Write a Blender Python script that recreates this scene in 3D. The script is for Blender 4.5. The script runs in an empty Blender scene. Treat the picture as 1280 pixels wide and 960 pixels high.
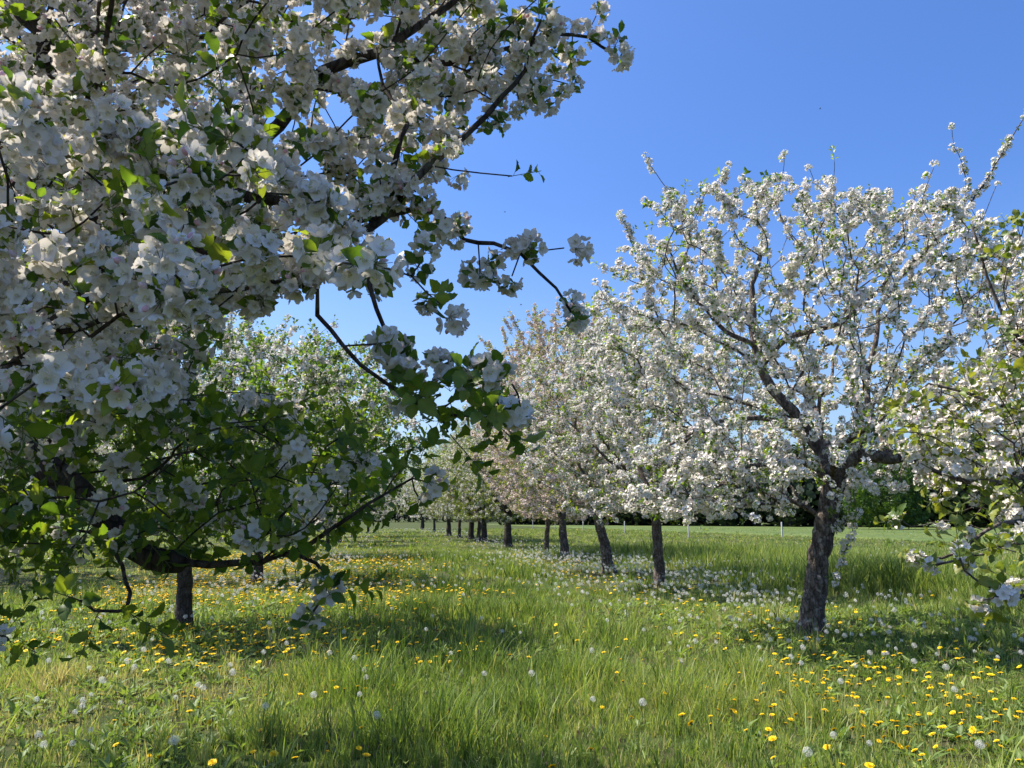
import bpy, math, numpy as np
from math import radians as R, sin, cos, pi
from mathutils import Vector, Matrix

# ------------------------------------------------------------------ camera
SC = bpy.context.scene
COL = SC.collection
EYE = 1.55
PITCH = math.atan(0.168)
FPX = 1000.0                      # focal length in pixels of a 1280 px wide frame
cam_d = bpy.data.cameras.new('camera')
cam_d.sensor_width = 36.0
cam_d.lens = 36.0 * FPX / 1280.0
cam_d.clip_start = 0.05
cam_d.clip_end = 6000
cam = bpy.data.objects.new('camera', cam_d)
COL.objects.link(cam)
cam.location = (0, 0, EYE)
cam.rotation_euler = (pi / 2 + PITCH, 0, 0)
SC.camera = cam

# ------------------------------------------------------------------ sky and sun
SUN_EL, SUN_AZ = R(57), R(-72)     # azimuth from +Y, negative is towards -X (left)
w = bpy.data.worlds.new('World'); SC.world = w; w.use_nodes = True
nt = w.node_tree; nt.nodes.clear()
sky = nt.nodes.new('ShaderNodeTexSky'); sky.sky_type = 'NISHITA'; sky.sun_disc = False
sky.sun_elevation = SUN_EL; sky.sun_rotation = SUN_AZ
sky.altitude = 200; sky.air_density = 1.0; sky.dust_density = 3.0; sky.ozone_density = 4.5
bg = nt.nodes.new('ShaderNodeBackground'); bg.inputs['Strength'].default_value = 0.10
wo = nt.nodes.new('ShaderNodeOutputWorld')
tint = nt.nodes.new('ShaderNodeMix'); tint.data_type = 'RGBA'; tint.blend_type = 'MULTIPLY'; tint.inputs[0].default_value = 1.0
tint.inputs[7].default_value = (0.435, 0.64, 0.96, 1)      # a deeper blue than the model's clear sky
tcw = nt.nodes.new('ShaderNodeTexCoord'); sep = nt.nodes.new('ShaderNodeSeparateXYZ'); mr = nt.nodes.new('ShaderNodeMapRange')
mr.interpolation_type = 'SMOOTHSTEP'; mr.inputs[1].default_value = 0.0; mr.inputs[2].default_value = 0.42; mr.inputs[3].default_value = 0.22; mr.inputs[4].default_value = 1.0
nt.links.new(tcw.outputs['Generated'], sep.inputs[0]); nt.links.new(sep.outputs['Z'], mr.inputs[0]); nt.links.new(mr.outputs[0], tint.inputs[0])
nt.links.new(sky.outputs[0], tint.inputs[6]); nt.links.new(tint.outputs[2], bg.inputs[0]); nt.links.new(bg.outputs[0], wo.inputs[0])

ld = bpy.data.lights.new('sun', 'SUN'); ld.energy = 4.0; ld.angle = R(0.53); ld.color = (1.0, 0.94, 0.83)
sun = bpy.data.objects.new('sun', ld); COL.objects.link(sun)
sdir = Vector((sin(SUN_AZ) * cos(SUN_EL), cos(SUN_AZ) * cos(SUN_EL), sin(SUN_EL)))
sun.rotation_euler = sdir.to_track_quat('Z', 'Y').to_euler()
sun.location = sdir * 50
SC.view_settings.view_transform = 'Standard'
SC.view_settings.look = 'None'
SC.view_settings.exposure = 1.3
SC.view_settings.gamma = 1.0
SC.view_settings.use_curve_mapping = False
SC.cycles.max_bounces = 6
SC.cycles.diffuse_bounces = 3
SC.cycles.transmission_bounces = 4

rng = np.random.default_rng(7)

# ------------------------------------------------------------------ small helpers
FWD = np.array([0, cos(PITCH), sin(PITCH)]); UPV = np.array([0, -sin(PITCH), cos(PITCH)]); RGT = np.array([1.0, 0, 0])
EYEV = np.array([0, 0, EYE])

def at(px, py, y):
    """point at distance y (world Y) that lies in the direction of photo pixel px, py"""
    d = FWD + RGT * (px - 640) / FPX + UPV * (480 - py) / FPX
    return EYEV + d * (y / d[1])

def ground_at(px, py):
    d = FWD + RGT * (px - 640) / FPX + UPV * (480 - py) / FPX
    p = EYEV + d * (-EYE / d[2])
    return np.array([p[0], p[1], 0.0])

def project(P):
    q = np.atleast_2d(P) - EYEV
    z = q @ FWD
    zz = np.where(np.abs(z) < 1e-6, 1e-6, z)
    return 640 + FPX * (q @ RGT) / zz, 480 - FPX * (q @ UPV) / zz, z

def norm(v):
    v = np.asarray(v, float)
    return v / np.maximum(np.linalg.norm(v, axis=-1, keepdims=True), 1e-9)

class Noise:
    def __init__(self, seed, n=256):
        self.g = np.random.default_rng(seed).random((n, n)); self.n = n
    def __call__(self, x, y):
        x = np.asarray(x, float) + 1000.37; y = np.asarray(y, float) + 1000.73
        xi = np.floor(x).astype(int); yi = np.floor(y).astype(int)
        fx = x - xi; fy = y - yi
        fx = fx * fx * (3 - 2 * fx); fy = fy * fy * (3 - 2 * fy)
        n = self.n; g = self.g
        a = g[xi % n, yi % n]; b = g[(xi + 1) % n, yi % n]; c = g[xi % n, (yi + 1) % n]; d = g[(xi + 1) % n, (yi + 1) % n]
        return (a * (1 - fx) + b * fx) * (1 - fy) + (c * (1 - fx) + d * fx) * fy

N1, N2, N3, N4 = Noise(1), Noise(2), Noise(3), Noise(4)

def ground_z(x, y):
    x = np.asarray(x, float); y = np.asarray(y, float)
    f = np.clip((60 - np.hypot(x, y)) / 40, 0.0, 1)
    return (0.10 * (N1(x * .35, y * .35) - .5) + 0.045 * (N2(x * 1.3, y * 1.3) - .5)) * f

class MB:
    """collects vertices, quads and triangles; builds ONE mesh"""
    def __init__(self):
        self.v = []; self.q = []; self.t = []; self.qm = []; self.tm = []; self.tone = []; self.n = 0
    def add(self, v, q=None, t=None, m=0, tone=0.0, qm=None, tm=None):
        v = np.asarray(v, float).reshape(-1, 3)
        if q is not None and len(q):
            q = np.asarray(q, int).reshape(-1, 4); self.q.append(q + self.n)
            self.qm.append(np.full(len(q), m, int) if qm is None else np.asarray(qm, int))
        if t is not None and len(t):
            t = np.asarray(t, int).reshape(-1, 3); self.t.append(t + self.n)
            self.tm.append(np.full(len(t), m, int) if tm is None else np.asarray(tm, int))
        self.v.append(v); self.tone.append(np.broadcast_to(np.asarray(tone, float), (len(v),)))
        self.n += len(v)
    def arrays(self):
        cat = lambda l, s: np.concatenate(l) if l else np.zeros(s)
        return dict(v=cat(self.v, (0, 3)), q=cat(self.q, (0, 4)).astype(int), t=cat(self.t, (0, 3)).astype(int),
                    qm=cat(self.qm, (0,)).astype(int), tm=cat(self.tm, (0,)).astype(int), tone=cat(self.tone, (0,)))
    def mesh(self, name, mats):
        a = self.arrays()
        me = bpy.data.meshes.new(name)
        nq, ntr = len(a['q']), len(a['t'])
        me.vertices.add(len(a['v'])); me.vertices.foreach_set('co', a['v'].astype(np.float32).ravel())
        loops = np.concatenate([a['q'].ravel(), a['t'].ravel()]).astype(np.int32)
        me.loops.add(len(loops)); me.loops.foreach_set('vertex_index', loops)
        me.polygons.add(nq + ntr)
        st = np.concatenate([np.arange(nq) * 4, nq * 4 + np.arange(ntr) * 3]).astype(np.int32)
        me.polygons.foreach_set('loop_start', st)
        me.polygons.foreach_set('material_index', np.concatenate([a['qm'], a['tm']]).astype(np.int32))
        for m in mats: me.materials.append(m)
        at_ = me.attributes.new('tone', 'FLOAT', 'POINT')
        at_.data.foreach_set('value', a['tone'].astype(np.float32))
        me.update(calc_edges=True)
        me.validate()
        return me
    def build(self, name, mats, parent=None, loc=None):
        o = bpy.data.objects.new(name, self.mesh(name, mats)); COL.objects.link(o)
        if parent is not None: o.parent = parent
        if loc is not None: o.location = loc
        return o

def scatter(mb, tmpl, pos, mat3, tone_add=None, tone_jit=0.0):
    """copies of a template (arrays) with 3x3 matrices, merged"""
    n = len(pos)
    if n == 0: return
    v = np.einsum('nij,vj->nvi', mat3, tmpl['v']) + pos[:, None, :]
    k = len(tmpl['v'])
    off = (np.arange(n) * k)[:, None, None]
    q = (tmpl['q'][None] + off).reshape(-1, 4) if len(tmpl['q']) else None
    t = (tmpl['t'][None] + off).reshape(-1, 3) if len(tmpl['t']) else None
    tone = np.broadcast_to(tmpl['tone'][None], (n, k)).copy()
    if tone_add is not None: tone += np.asarray(tone_add)[:, None]
    mb.add(v.reshape(-1, 3), q, t, tone=tone.ravel(), qm=np.tile(tmpl['qm'], n), tm=np.tile(tmpl['tm'], n))

def frames(axis, rg, scale=1.0):
    """random rotation matrices whose z axis is axis"""
    z = norm(axis); n = len(z)
    a = norm(rg.normal(size=(n, 3)))
    x = norm(np.cross(a, z)); y = np.cross(z, x)
    m = np.stack([x, y, z], axis=2)
    return m * np.asarray(scale).reshape(-1, 1, 1)

def tag(o, label=None, cat=None, group=None, kind=None):
    if label: o['label'] = label
    if cat: o['category'] = cat
    if group: o['group'] = group
    if kind: o['kind'] = kind
    return o

def empty(name, loc):
    o = bpy.data.objects.new(name, None); COL.objects.link(o); o.location = loc; o.empty_display_size = .2
    return o

# ------------------------------------------------------------------ materials
def new_mat(name):
    m = bpy.data.materials.new(name); m.use_nodes = True
    n = m.node_tree; n.nodes.clear()
    return m, n, n.nodes.new('ShaderNodeOutputMaterial')

def ramp(n, fac, stops):
    r = n.nodes.new('ShaderNodeValToRGB'); e = r.color_ramp.elements
    while len(e) < len(stops): e.new(0.5)
    for el, (p, c) in zip(e, stops): el.position = p; el.color = (*c, 1)
    n.links.new(fac, r.inputs[0]); return r.outputs[0]

def noise_tex(n, scale, detail=3, vec=None, rough=.55):
    t = n.nodes.new('ShaderNodeTexNoise'); t.inputs['Scale'].default_value = scale; t.inputs['Detail'].default_value = detail
    t.inputs['Roughness'].default_value = rough
    if vec is not None: n.links.new(vec, t.inputs['Vector'])
    return t.outputs['Fac']

def mixc(n, fac, a, b, mode='MIX'):
    x = n.nodes.new('ShaderNodeMix'); x.data_type = 'RGBA'; x.blend_type = mode
    for s, v in ((x.inputs[0], fac), (x.inputs[6], a), (x.inputs[7], b)):
        if isinstance(v, (int, float)): s.default_value = v
        elif isinstance(v, tuple): s.default_value = (*v, 1)
        else: n.links.new(v, s)
    return x.outputs[2]

def leafy(name, stops, trans=0.4, trans_tint=(1.5, 1.45, .5), rough=.5, spec=.35, noise=0.0, nscale=60):
    """thin leaf or petal: the tone attribute picks the colour, part of the light goes through"""
    m, n, out = new_mat(name)
    a = n.nodes.new('ShaderNodeAttribute'); a.attribute_name = 'tone'
    c = ramp(n, a.outputs['Fac'], stops)
    if noise:
        tc = n.nodes.new('ShaderNodeTexCoord')
        f = noise_tex(n, nscale, 3, tc.outputs['Object'])
        c = mixc(n, noise, c, ramp(n, f, [(.3, (.55, .6, .5)), (.7, (1.15, 1.1, 1.0))]), 'MULTIPLY')
    p = n.nodes.new('ShaderNodeBsdfPrincipled'); n.links.new(c, p.inputs['Base Color'])
    p.inputs['Roughness'].default_value = rough; p.inputs['Specular IOR Level'].default_value = spec
    t = n.nodes.new('ShaderNodeBsdfTranslucent'); n.links.new(mixc(n, 1.0, c, trans_tint, 'MULTIPLY'), t.inputs['Color'])
    mx = n.nodes.new('ShaderNodeMixShader'); mx.inputs[0].default_value = trans
    n.links.new(p.outputs[0], mx.inputs[1]); n.links.new(t.outputs[0], mx.inputs[2]); n.links.new(mx.outputs[0], out.inputs['Surface'])
    return m

M = {}
M['petal'] = leafy('petal', [(0, (.85, .80, .73)), (.55, (.82, .74, .70)), (1, (.80, .55, .56))], .28, (1, 1, 1), .7, .15)
M['petal_pink'] = leafy('petal_pink', [(0, (.82, .75, .69)), (.5, (.80, .64, .60)), (1, (.74, .48, .48))], .22, (1, .97, .95), .7, .15)
M['stamen'] = leafy('stamen', [(0, (.58, .56, .22)), (1, (.80, .62, .14))], .2, (1, 1, .6), .7, .1)
M['bud'] = leafy('bud', [(0, (.80, .62, .64)), (1, (.78, .40, .48))], .15, (1, .8, .8), .5, .3)
M['leaf'] = leafy('leaf', [(0, (.042, .09, .022)), (.5, (.09, .165, .03)), (1, (.22, .28, .05))], .48, (2.0, 1.9, .55), .42, .4, .5, 45)
M['leaf_fresh'] = leafy('leaf_fresh', [(0, (.085, .145, .03)), (.5, (.17, .225, .045)), (1, (.30, .31, .06))], .42, (1.5, 1.4, .5), .45, .35, .3, 45)
M['shoot_green'] = leafy('shoot_green', [(0, (.10, .13, .05)), (1, (.16, .18, .06))], .1)
M['grass'] = leafy('grass', [(0, (.055, .098, .024)), (.35, (.165, .24, .056)), (.62, (.32, .365, .105)), (.8, (.43, .38, .20)), (1, (.52, .43, .30))], .42, (1.4, 1.4, .6), .5, .3)
M['dandelion_yellow'] = leafy('dandelion_yellow', [(0, (.80, .52, .01)), (1, (.85, .62, .015))], .2, (1, .9, .5), .6, .2)
M['pappus'] = leafy('pappus', [(0, (.86, .85, .82)), (1, (.80, .78, .74))], .4, (1, 1, 1), .8, .1)
M['seed_brown'] = leafy('seed_brown', [(0, (.12, .085, .05)), (1, (.08, .05, .03))], .0)

def bark_mat(name, dark, mid, light, lichen):
    m, n, out = new_mat(name)
    tc = n.nodes.new('ShaderNodeTexCoord'); mp = n.nodes.new('ShaderNodeMapping')
    mp.inputs['Scale'].default_value = (1, 1, .35); n.links.new(tc.outputs['Object'], mp.inputs['Vector'])
    f = noise_tex(n, 17, 7, mp.outputs[0], .72)
    c = ramp(n, f, [(.3, dark), (.5, mid), (.72, light)])
    v = n.nodes.new('ShaderNodeTexVoronoi'); v.inputs['Scale'].default_value = 24; v.feature = 'DISTANCE_TO_EDGE'
    n.links.new(mp.outputs[0], v.inputs['Vector'])
    crack = ramp(n, v.outputs['Distance'], [(.0, (.35, .33, .32)), (.12, (1, 1, 1))])
    c = mixc(n, .85, c, crack, 'MULTIPLY')
    lf = noise_tex(n, 9, 4, tc.outputs['Object'])
    c = mixc(n, ramp(n, lf, [(.60, (0, 0, 0)), (.68, (.7, .7, .7))]), c, lichen)
    p = n.nodes.new('ShaderNodeBsdfPrincipled'); p.inputs['Roughness'].default_value = .9; p.inputs['Specular IOR Level'].default_value = .2
    n.links.new(c, p.inputs['Base Color'])
    b = n.nodes.new('ShaderNodeBump'); b.inputs['Strength'].default_value = .9; b.inputs['Distance'].default_value = .02
    h = n.nodes.new('ShaderNodeMath'); h.operation = 'MULTIPLY'; n.links.new(f, h.inputs[0]); n.links.new(crack, h.inputs[1])
    n.links.new(h.outputs[0], b.inputs['Height']); n.links.new(b.outputs[0], p.inputs['Normal'])
    n.links.new(p.outputs[0], out.inputs['Surface'])
    return m
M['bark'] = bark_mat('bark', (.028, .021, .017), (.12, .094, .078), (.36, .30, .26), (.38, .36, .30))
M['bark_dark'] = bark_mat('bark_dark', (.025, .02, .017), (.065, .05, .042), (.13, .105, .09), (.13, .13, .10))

# ------------------------------------------------------------------ botanical templates
def petal(rg, L, W, cup, nu, nv):
    v = np.linspace(0, 1, nv + 1); u = np.linspace(-1, 1, nu + 1)
    if nv == 1:
        prof = np.array([.35, .9])
    elif nv == 2:
        prof = np.array([.2, .95, .62])
    else:
        prof = np.interp(v, [0, .15, .4, .65, .85, 1], [.12, .45, .85, 1.0, .85, .35])
    UU, VV = np.meshgrid(u, v)
    ww = prof[:, None] * UU * W
    z = cup * L * (VV ** 1.6) * .55 + .25 * cup * W * (UU ** 2) + rg.normal(0, .06 * L, UU.shape) * VV
    y = VV * L * (1 - .12 * UU ** 2)
    P = np.stack([ww, y, z], -1).reshape(-1, 3)
    q = [[j * (nu + 1) + i, j * (nu + 1) + i + 1, (j + 1) * (nu + 1) + i + 1, (j + 1) * (nu + 1) + i] for j in range(nv) for i in range(nu)]
    return P, np.array(q)

def rotz(a):
    c, s = cos(a), sin(a); return np.array([[c, -s, 0], [s, c, 0], [0, 0, 1.0]])

def rot_to(z, spin=0.0):
    z = norm(z); a = np.array([0, 0, 1.0]) if abs(z[2]) < .9 else np.array([1.0, 0, 0])
    x = norm(np.cross(a, z)); y = np.cross(z, x)
    return np.stack([x, y, z], 1) @ rotz(spin)

def add_flower(mb, rg, pos, axis, det, r=.022, tone=0.0):
    Rm = rot_to(axis, rg.uniform(0, 6.28))
    cup = rg.uniform(.45, 1.25)
    nu, nv = {2: (2, 4), 1: (1, 2), 0: (1, 1)}[det]
    k = 5 if det else 3
    for i in range(k):
        P, q = petal(rg, r * rg.uniform(.9, 1.1), r * (.46 if det else .75) * rg.uniform(.85, 1.15), cup + rg.normal(0, .12), nu, nv)
        P = P + np.array([0, .0015, 0])
        P = P @ (Rm @ rotz(i * 2 * pi / k + rg.normal(0, .12))).T + pos
        mb.add(P, q, m=0, tone=np.clip(tone + rg.uniform(-.05, .12) + np.repeat(np.linspace(-.03, .12, nv + 1), nu + 1), 0, 1))
    if det == 2:
        for i in range(11):
            a = i * 2.4; t = rg.uniform(.15, .55); L = rg.uniform(.008, .012)
            d = np.array([sin(t) * cos(a), sin(t) * sin(a), cos(t)])
            s = np.array([-sin(a), cos(a), 0]) * .0008
            tip = d * L
            V = np.array([-s, s, tip + s, tip - s, tip + s * 2.4, tip - s * 2.4, tip + d * .002 + s * 2.4, tip + d * .002 - s * 2.4])
            mb.add(V @ Rm.T + pos, [[0, 1, 2, 3], [5, 4, 6, 7]], qm=[0, 1], tone=.1)
        c = []
        for i in range(6): c.append([cos(i * pi / 3) * .0028, sin(i * pi / 3) * .0028, .0012])
        mb.add(np.array(c) @ Rm.T + pos, [[0, 1, 2, 3], [3, 4, 5, 0]], m=1, tone=.1)
    elif det == 1:
        c = np.array([[-1, -1, 1], [1, -1, 1], [1, 1, 1], [-1, 1, 1]]) * .003
        mb.add(c @ Rm.T + pos, [[0, 1, 2, 3]], m=1, tone=.3)

def add_bud(mb, rg, pos, axis, r=.006):
    Rm = rot_to(axis); n = 6; V = []
    for z, k in ((-1, .3), (-.4, .9), (.4, .9), (1.1, .3)):
        for i in range(n): V.append([k * r * cos(i * 2 * pi / n), k * r * sin(i * 2 * pi / n), z * r * 1.2])
    q = [[j * n + i, j * n + (i + 1) % n, (j + 1) * n + (i + 1) % n, (j + 1) * n + i] for j in range(3) for i in range(n)]
    q += [[18, 19, 20, 21], [18, 21, 22, 23]]
    mb.add(np.array(V) @ Rm.T + pos, q, m=2, tone=rg.random())

def add_stalk(mb, a, b, r, m, sides=3, tone=.5):
    a = np.asarray(a, float); b = np.asarray(b, float)
    Rm = rot_to(b - a)
    c = np.array([[cos(i * 2 * pi / sides), sin(i * 2 * pi / sides), 0] for i in range(sides)]) * r
    c = c @ Rm.T
    q = [[i, (i + 1) % sides, sides + (i + 1) % sides, sides + i] for i in range(sides)]
    mb.add(np.vstack([c + a, c * .8 + b]), q, m=m, tone=tone)

def hemi(rg, n, spread):
    """n roughly even directions within an angle of +z"""
    out = []
    for i in range(n):
        t = math.acos(1 - (i + .5) / n * (1 - cos(spread))); a = i * 2.39996 + rg.uniform(-.3, .3)
        t += rg.normal(0, .1)
        out.append([sin(t) * cos(a), sin(t) * sin(a), cos(t)])
    return np.array(out)

def cluster(seed, det, nf=6, size=1.0, spread=1.5, buds=1, tone=0.05, rad=.034):
    """blossom cluster: materials 0 petal, 1 stamen, 2 bud, 3 green stalk"""
    rg = np.random.default_rng(seed); mb = MB()
    for d in hemi(rg, nf, spread):
        p = d * rad * size * rg.uniform(.85, 1.15)
        ax = norm(d + rg.normal(0, .28, 3))
        add_flower(mb, rg, p, ax, det, .0225 * size * rg.uniform(.85, 1.12), tone)
        if det == 2: add_stalk(mb, (0, 0, -.006), p - ax * .002, .0009, 3)
    for i in range(buds):
        a = rg.uniform(0, 6.28); t = rg.uniform(.2, 1.3)
        d = np.array([sin(t) * cos(a), sin(t) * sin(a), cos(t)])
        if det: add_bud(mb, rg, d * rad * 1.25 * size, d, .0065 * size)
        if det == 2: add_stalk(mb, (0, 0, -.006), d * rad * 1.1 * size, .0009, 3)
    return mb.arrays()

def add_leaf(mb, rg, pos, d, L, W, det, tone, m=0):
    """leaf from pos along d, folded along its midrib and arching down"""
    d = norm(d); up = np.array([0, 0, 1.0]) + rg.normal(0, .25, 3)
    x = norm(np.cross(d, up)); nz = np.cross(x, d)
    nv = {2: 9, 1: 2, 0: 1}[det]
    v = np.linspace(0, 1, nv + 1)
    if nv == 1: prof = np.array([.5, .6])
    elif nv == 2: prof = np.array([.12, 1.0, .08])
    else: prof = np.interp(v, [0, .12, .3, .5, .7, .88, 1], [.10, .5, .92, 1.0, .82, .42, .03])
    arch = rg.uniform(.15, .55); fold = rg.uniform(.15, .75); rip = rg.normal(0, .12, nv + 1)
    pts = []
    for k, vv in enumerate(v):
        c = pos + d * L * vv * (1 - .12 * arch * vv) - nz * L * arch * vv * vv * .55
        wv = prof[k] * W * (1 + (.07 * (-1) ** k if det == 2 else 0))
        if det:
            pts += [c - x * wv + nz * wv * (fold + rip[k]), c, c + x * wv * (1 + .3 * rip[k]) + nz * wv * (fold - rip[k] * 1.6)]
        else:
            pts += [c - x * wv, c + x * wv]
    if det:
        q = [[j * 3 + i, j * 3 + i + 1, (j + 1) * 3 + i + 1, (j + 1) * 3 + i] for j in range(nv) for i in range(2)]
    else:
        q = [[0, 1, 3, 2]]
    tn = np.tile([tone - .03, tone + .16, tone + .02], nv + 1) if det else tone
    mb.add(np.array(pts), q, m=m, tone=np.clip(tn, 0, 1))

def rosette(seed, det, n=5, L=.05, open_=(.7, 1.35), tone=(.1, .85)):
    """leaves fanning out round a spur; materials 0 leaf, 1 green stalk"""
    rg = np.random.default_rng(seed); mb = MB()
    for i in range(n):
        a = i * 2.4 + rg.uniform(-.4, .4); t = rg.uniform(*open_)
        d = np.array([sin(t) * cos(a), sin(t) * sin(a), cos(t)])
        l = L * rg.uniform(.6, 1.15)
        s = d * .012
        add_leaf(mb, rg, s, d, l, l * rg.uniform(.27, .36), det, np.clip(rg.uniform(*tone), 0, 1))
        if det == 2: add_stalk(mb, (0, 0, -.004), s, .0009, 1)
    return mb.arrays()

def leaf_shoot(seed, det, n=7, H=.12, L=.058, tone=(.1, .9)):
    """a short leafy shoot along z with alternate leaves"""
    rg = np.random.default_rng(seed); mb = MB()
    for i in range(n):
        h = H * (i + .5) / n; a = i * 2.4 + rg.uniform(-.4, .4); t = rg.uniform(.55, 1.4)
        d = np.array([sin(t) * cos(a), sin(t) * sin(a), cos(t)])
        l = L * rg.uniform(.6, 1.15)
        p = np.array([0, 0, h])
        add_leaf(mb, rg, p + d * .015, d, l, l * rg.uniform(.28, .37), det, np.clip(rg.uniform(*tone), 0, 1))
        if det == 2: add_stalk(mb, p, p + d * .015, .001, 1)
    if det: add_stalk(mb, (0, 0, -.01), (0, 0, H), .0016, 1)
    return mb.arrays()

CL = {2: [cluster(10 + i, 2, spread=1.9, rad=.031, nf=[8, 7, 9, 7, 6, 8][i], buds=[0, 0, 0, 1, 2, 0][i]) for i in range(6)],
      1: [cluster(30 + i, 1, nf=[8, 9, 7, 10][i], buds=[0, 0, 1, 1][i], size=1.0, rad=.030, spread=2.1) for i in range(4)],
      0: [cluster(50 + i, 0, nf=[7, 8, 6][i], buds=0, size=1.15, rad=.030, spread=2.1) for i in range(3)]}
RO = {d: [rosette(70 + i + 10 * d, d, n=[5, 4, 6, 3][i], L=.05 * (1.2 if d == 0 else 1)) for i in range(4)] for d in (0, 1, 2)}
SH = {d: [leaf_shoot(110 + i + 10 * d, d, n=[7, 5, 8, 6][i], L=.056 * (1.25 if d == 0 else 1)) for i in range(4)] for d in (0, 1, 2)}

# ------------------------------------------------------------------ tree growth
class Skel:
    def __init__(self):
        self.P = []; self.par = []; self.r = []; self.L = []; self.guide = []
    def add(self, p, par, r, guide):
        self.P.append(np.asarray(p, float)); self.par.append(par); self.r.append(r); self.guide.append(guide)
        self.L.append(0 if par < 0 else self.L[par] + np.linalg.norm(self.P[-1] - self.P[par]))
        return len(self.P) - 1

def smooth_path(pts, step, rg, wob):
    pts = np.asarray(pts, float)
    # Catmull-Rom through the points
    ext = np.vstack([2 * pts[0] - pts[1], pts, 2 * pts[-1] - pts[-2]])
    out = []; par = []
    for i in range(len(pts) - 1):
        p0, p1, p2, p3 = ext[i:i + 4]
        n = max(1, int(math.ceil(np.linalg.norm(p2 - p1) / step)))
        for k in range(n):
            t = k / n
            out.append(.5 * ((2 * p1) + (-p0 + p2) * t + (2 * p0 - 5 * p1 + 4 * p2 - p3) * t * t + (-p0 + 3 * p1 - 3 * p2 + p3) * t ** 3))
            par.append((i + t) / (len(pts) - 1))
    out.append(pts[-1]); par.append(1.0)
    out = np.array(out)
    if wob and len(out) > 3:
        nz = rg.normal(0, wob, out.shape); nz[0] = nz[-1] = 0
        nz[1:-1] = (nz[:-2] + nz[1:-1] + nz[2:]) / 2
        out += nz
    return out, np.array(par)

def grow(sk, A, bf, step, rg, curl=.12):
    A = np.asarray(A, float); m = len(A)
    best = np.full(m, 1e9); bi = np.zeros(m, int); done = np.zeros(m, bool)
    def upd(idx):
        d = np.linalg.norm(A - sk.P[idx], axis=1) + bf * sk.L[idx]
        k = (d < best) & ~done
        best[k] = d[k]; bi[k] = idx
    for i in range(len(sk.P)):
        if sk.ok[i]: upd(i)
    for _ in range(m):
        j = int(np.argmin(np.where(done, 1e9, best)))
        if done[j]: break
        done[j] = True
        i = int(bi[j]); a = sk.P[i]; b = A[j]; D = np.linalg.norm(b - a)
        n = max(1, int(math.ceil(D / step)))
        perp = norm(np.cross(b - a, rg.normal(size=3))) * D * curl * rg.uniform(-1, 1)
        sag = np.array([0, 0, 1]) * D * .10
        prev = i
        for k in range(1, n + 1):
            t = k / n
            p = a + (b - a) * t + (perp + sag) * sin(pi * t) + (rg.normal(0, .012, 3) * min(1, D) if k < n else 0)
            prev = sk.add(p, prev, 0, -1); sk.ok.append(True)
            upd(prev)

def ring_tube(mb, pts, rad, sides, m=0, lump=0.0, rg=None, cap=True):
    pts = np.asarray(pts, float); n = len(pts)
    T = np.gradient(pts, axis=0); T = norm(T)
    a = np.array([1.0, 0, 0]) if abs(T[0][0]) < .8 else np.array([0, 1.0, 0])
    x = norm(np.cross(T[0], a)); V = []
    ang = np.arange(sides) * 2 * pi / sides
    for i in range(n):
        x = x - T[i] * (x @ T[i]); x = x / max(np.linalg.norm(x), 1e-9); y = np.cross(T[i], x)
        rr = rad[i] * (1 + (lump[i] if lump is not None and np.ndim(lump) else 0))
        V.append(pts[i] + (np.cos(ang)[:, None] * x + np.sin(ang)[:, None] * y) * np.reshape(rr, (-1, 1)))
    V = np.vstack(V)
    i = np.arange(n - 1)[:, None] * sides; j = np.arange(sides)[None]; j2 = (j + 1) % sides
    q = np.stack([i + j, i + j2, i + sides + j2, i + sides + j], -1).reshape(-1, 4)
    t = None
    if cap:
        V = np.vstack([V, pts[-1] + T[-1] * rad[-1] * .8]); e = len(V) - 1; b = (n - 1) * sides
        t = [[b + k, b + (k + 1) % sides, e] for k in range(sides)]
    mb.add(V, q, t, m=m)

def ellipsoid_pts(rg, n, c, rad, shell=.45, zmin=None):
    d = norm(rg.normal(size=(n * 2, 3))); u = rg.random(n * 2) ** (1 / 3.)
    u = np.where(rg.random(n * 2) < shell, .75 + .25 * u, u)
    wob = 1 + .22 * np.sin(d[:, 0] * 3 + d[:, 2] * 4 + c[0]) * np.cos(d[:, 1] * 4 + c[1])
    p = np.asarray(c) + d * (u * wob)[:, None] * np.asarray(rad)
    if zmin is not None: p = p[p[:, 2] > zmin]
    return p[:n]

def thin(P, dmin):
    keep = []
    for p in P:
        if not keep or np.min(np.sum((np.array(keep) - p) ** 2, 1)) > dmin * dmin: keep.append(p)
    return np.array(keep)

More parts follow.
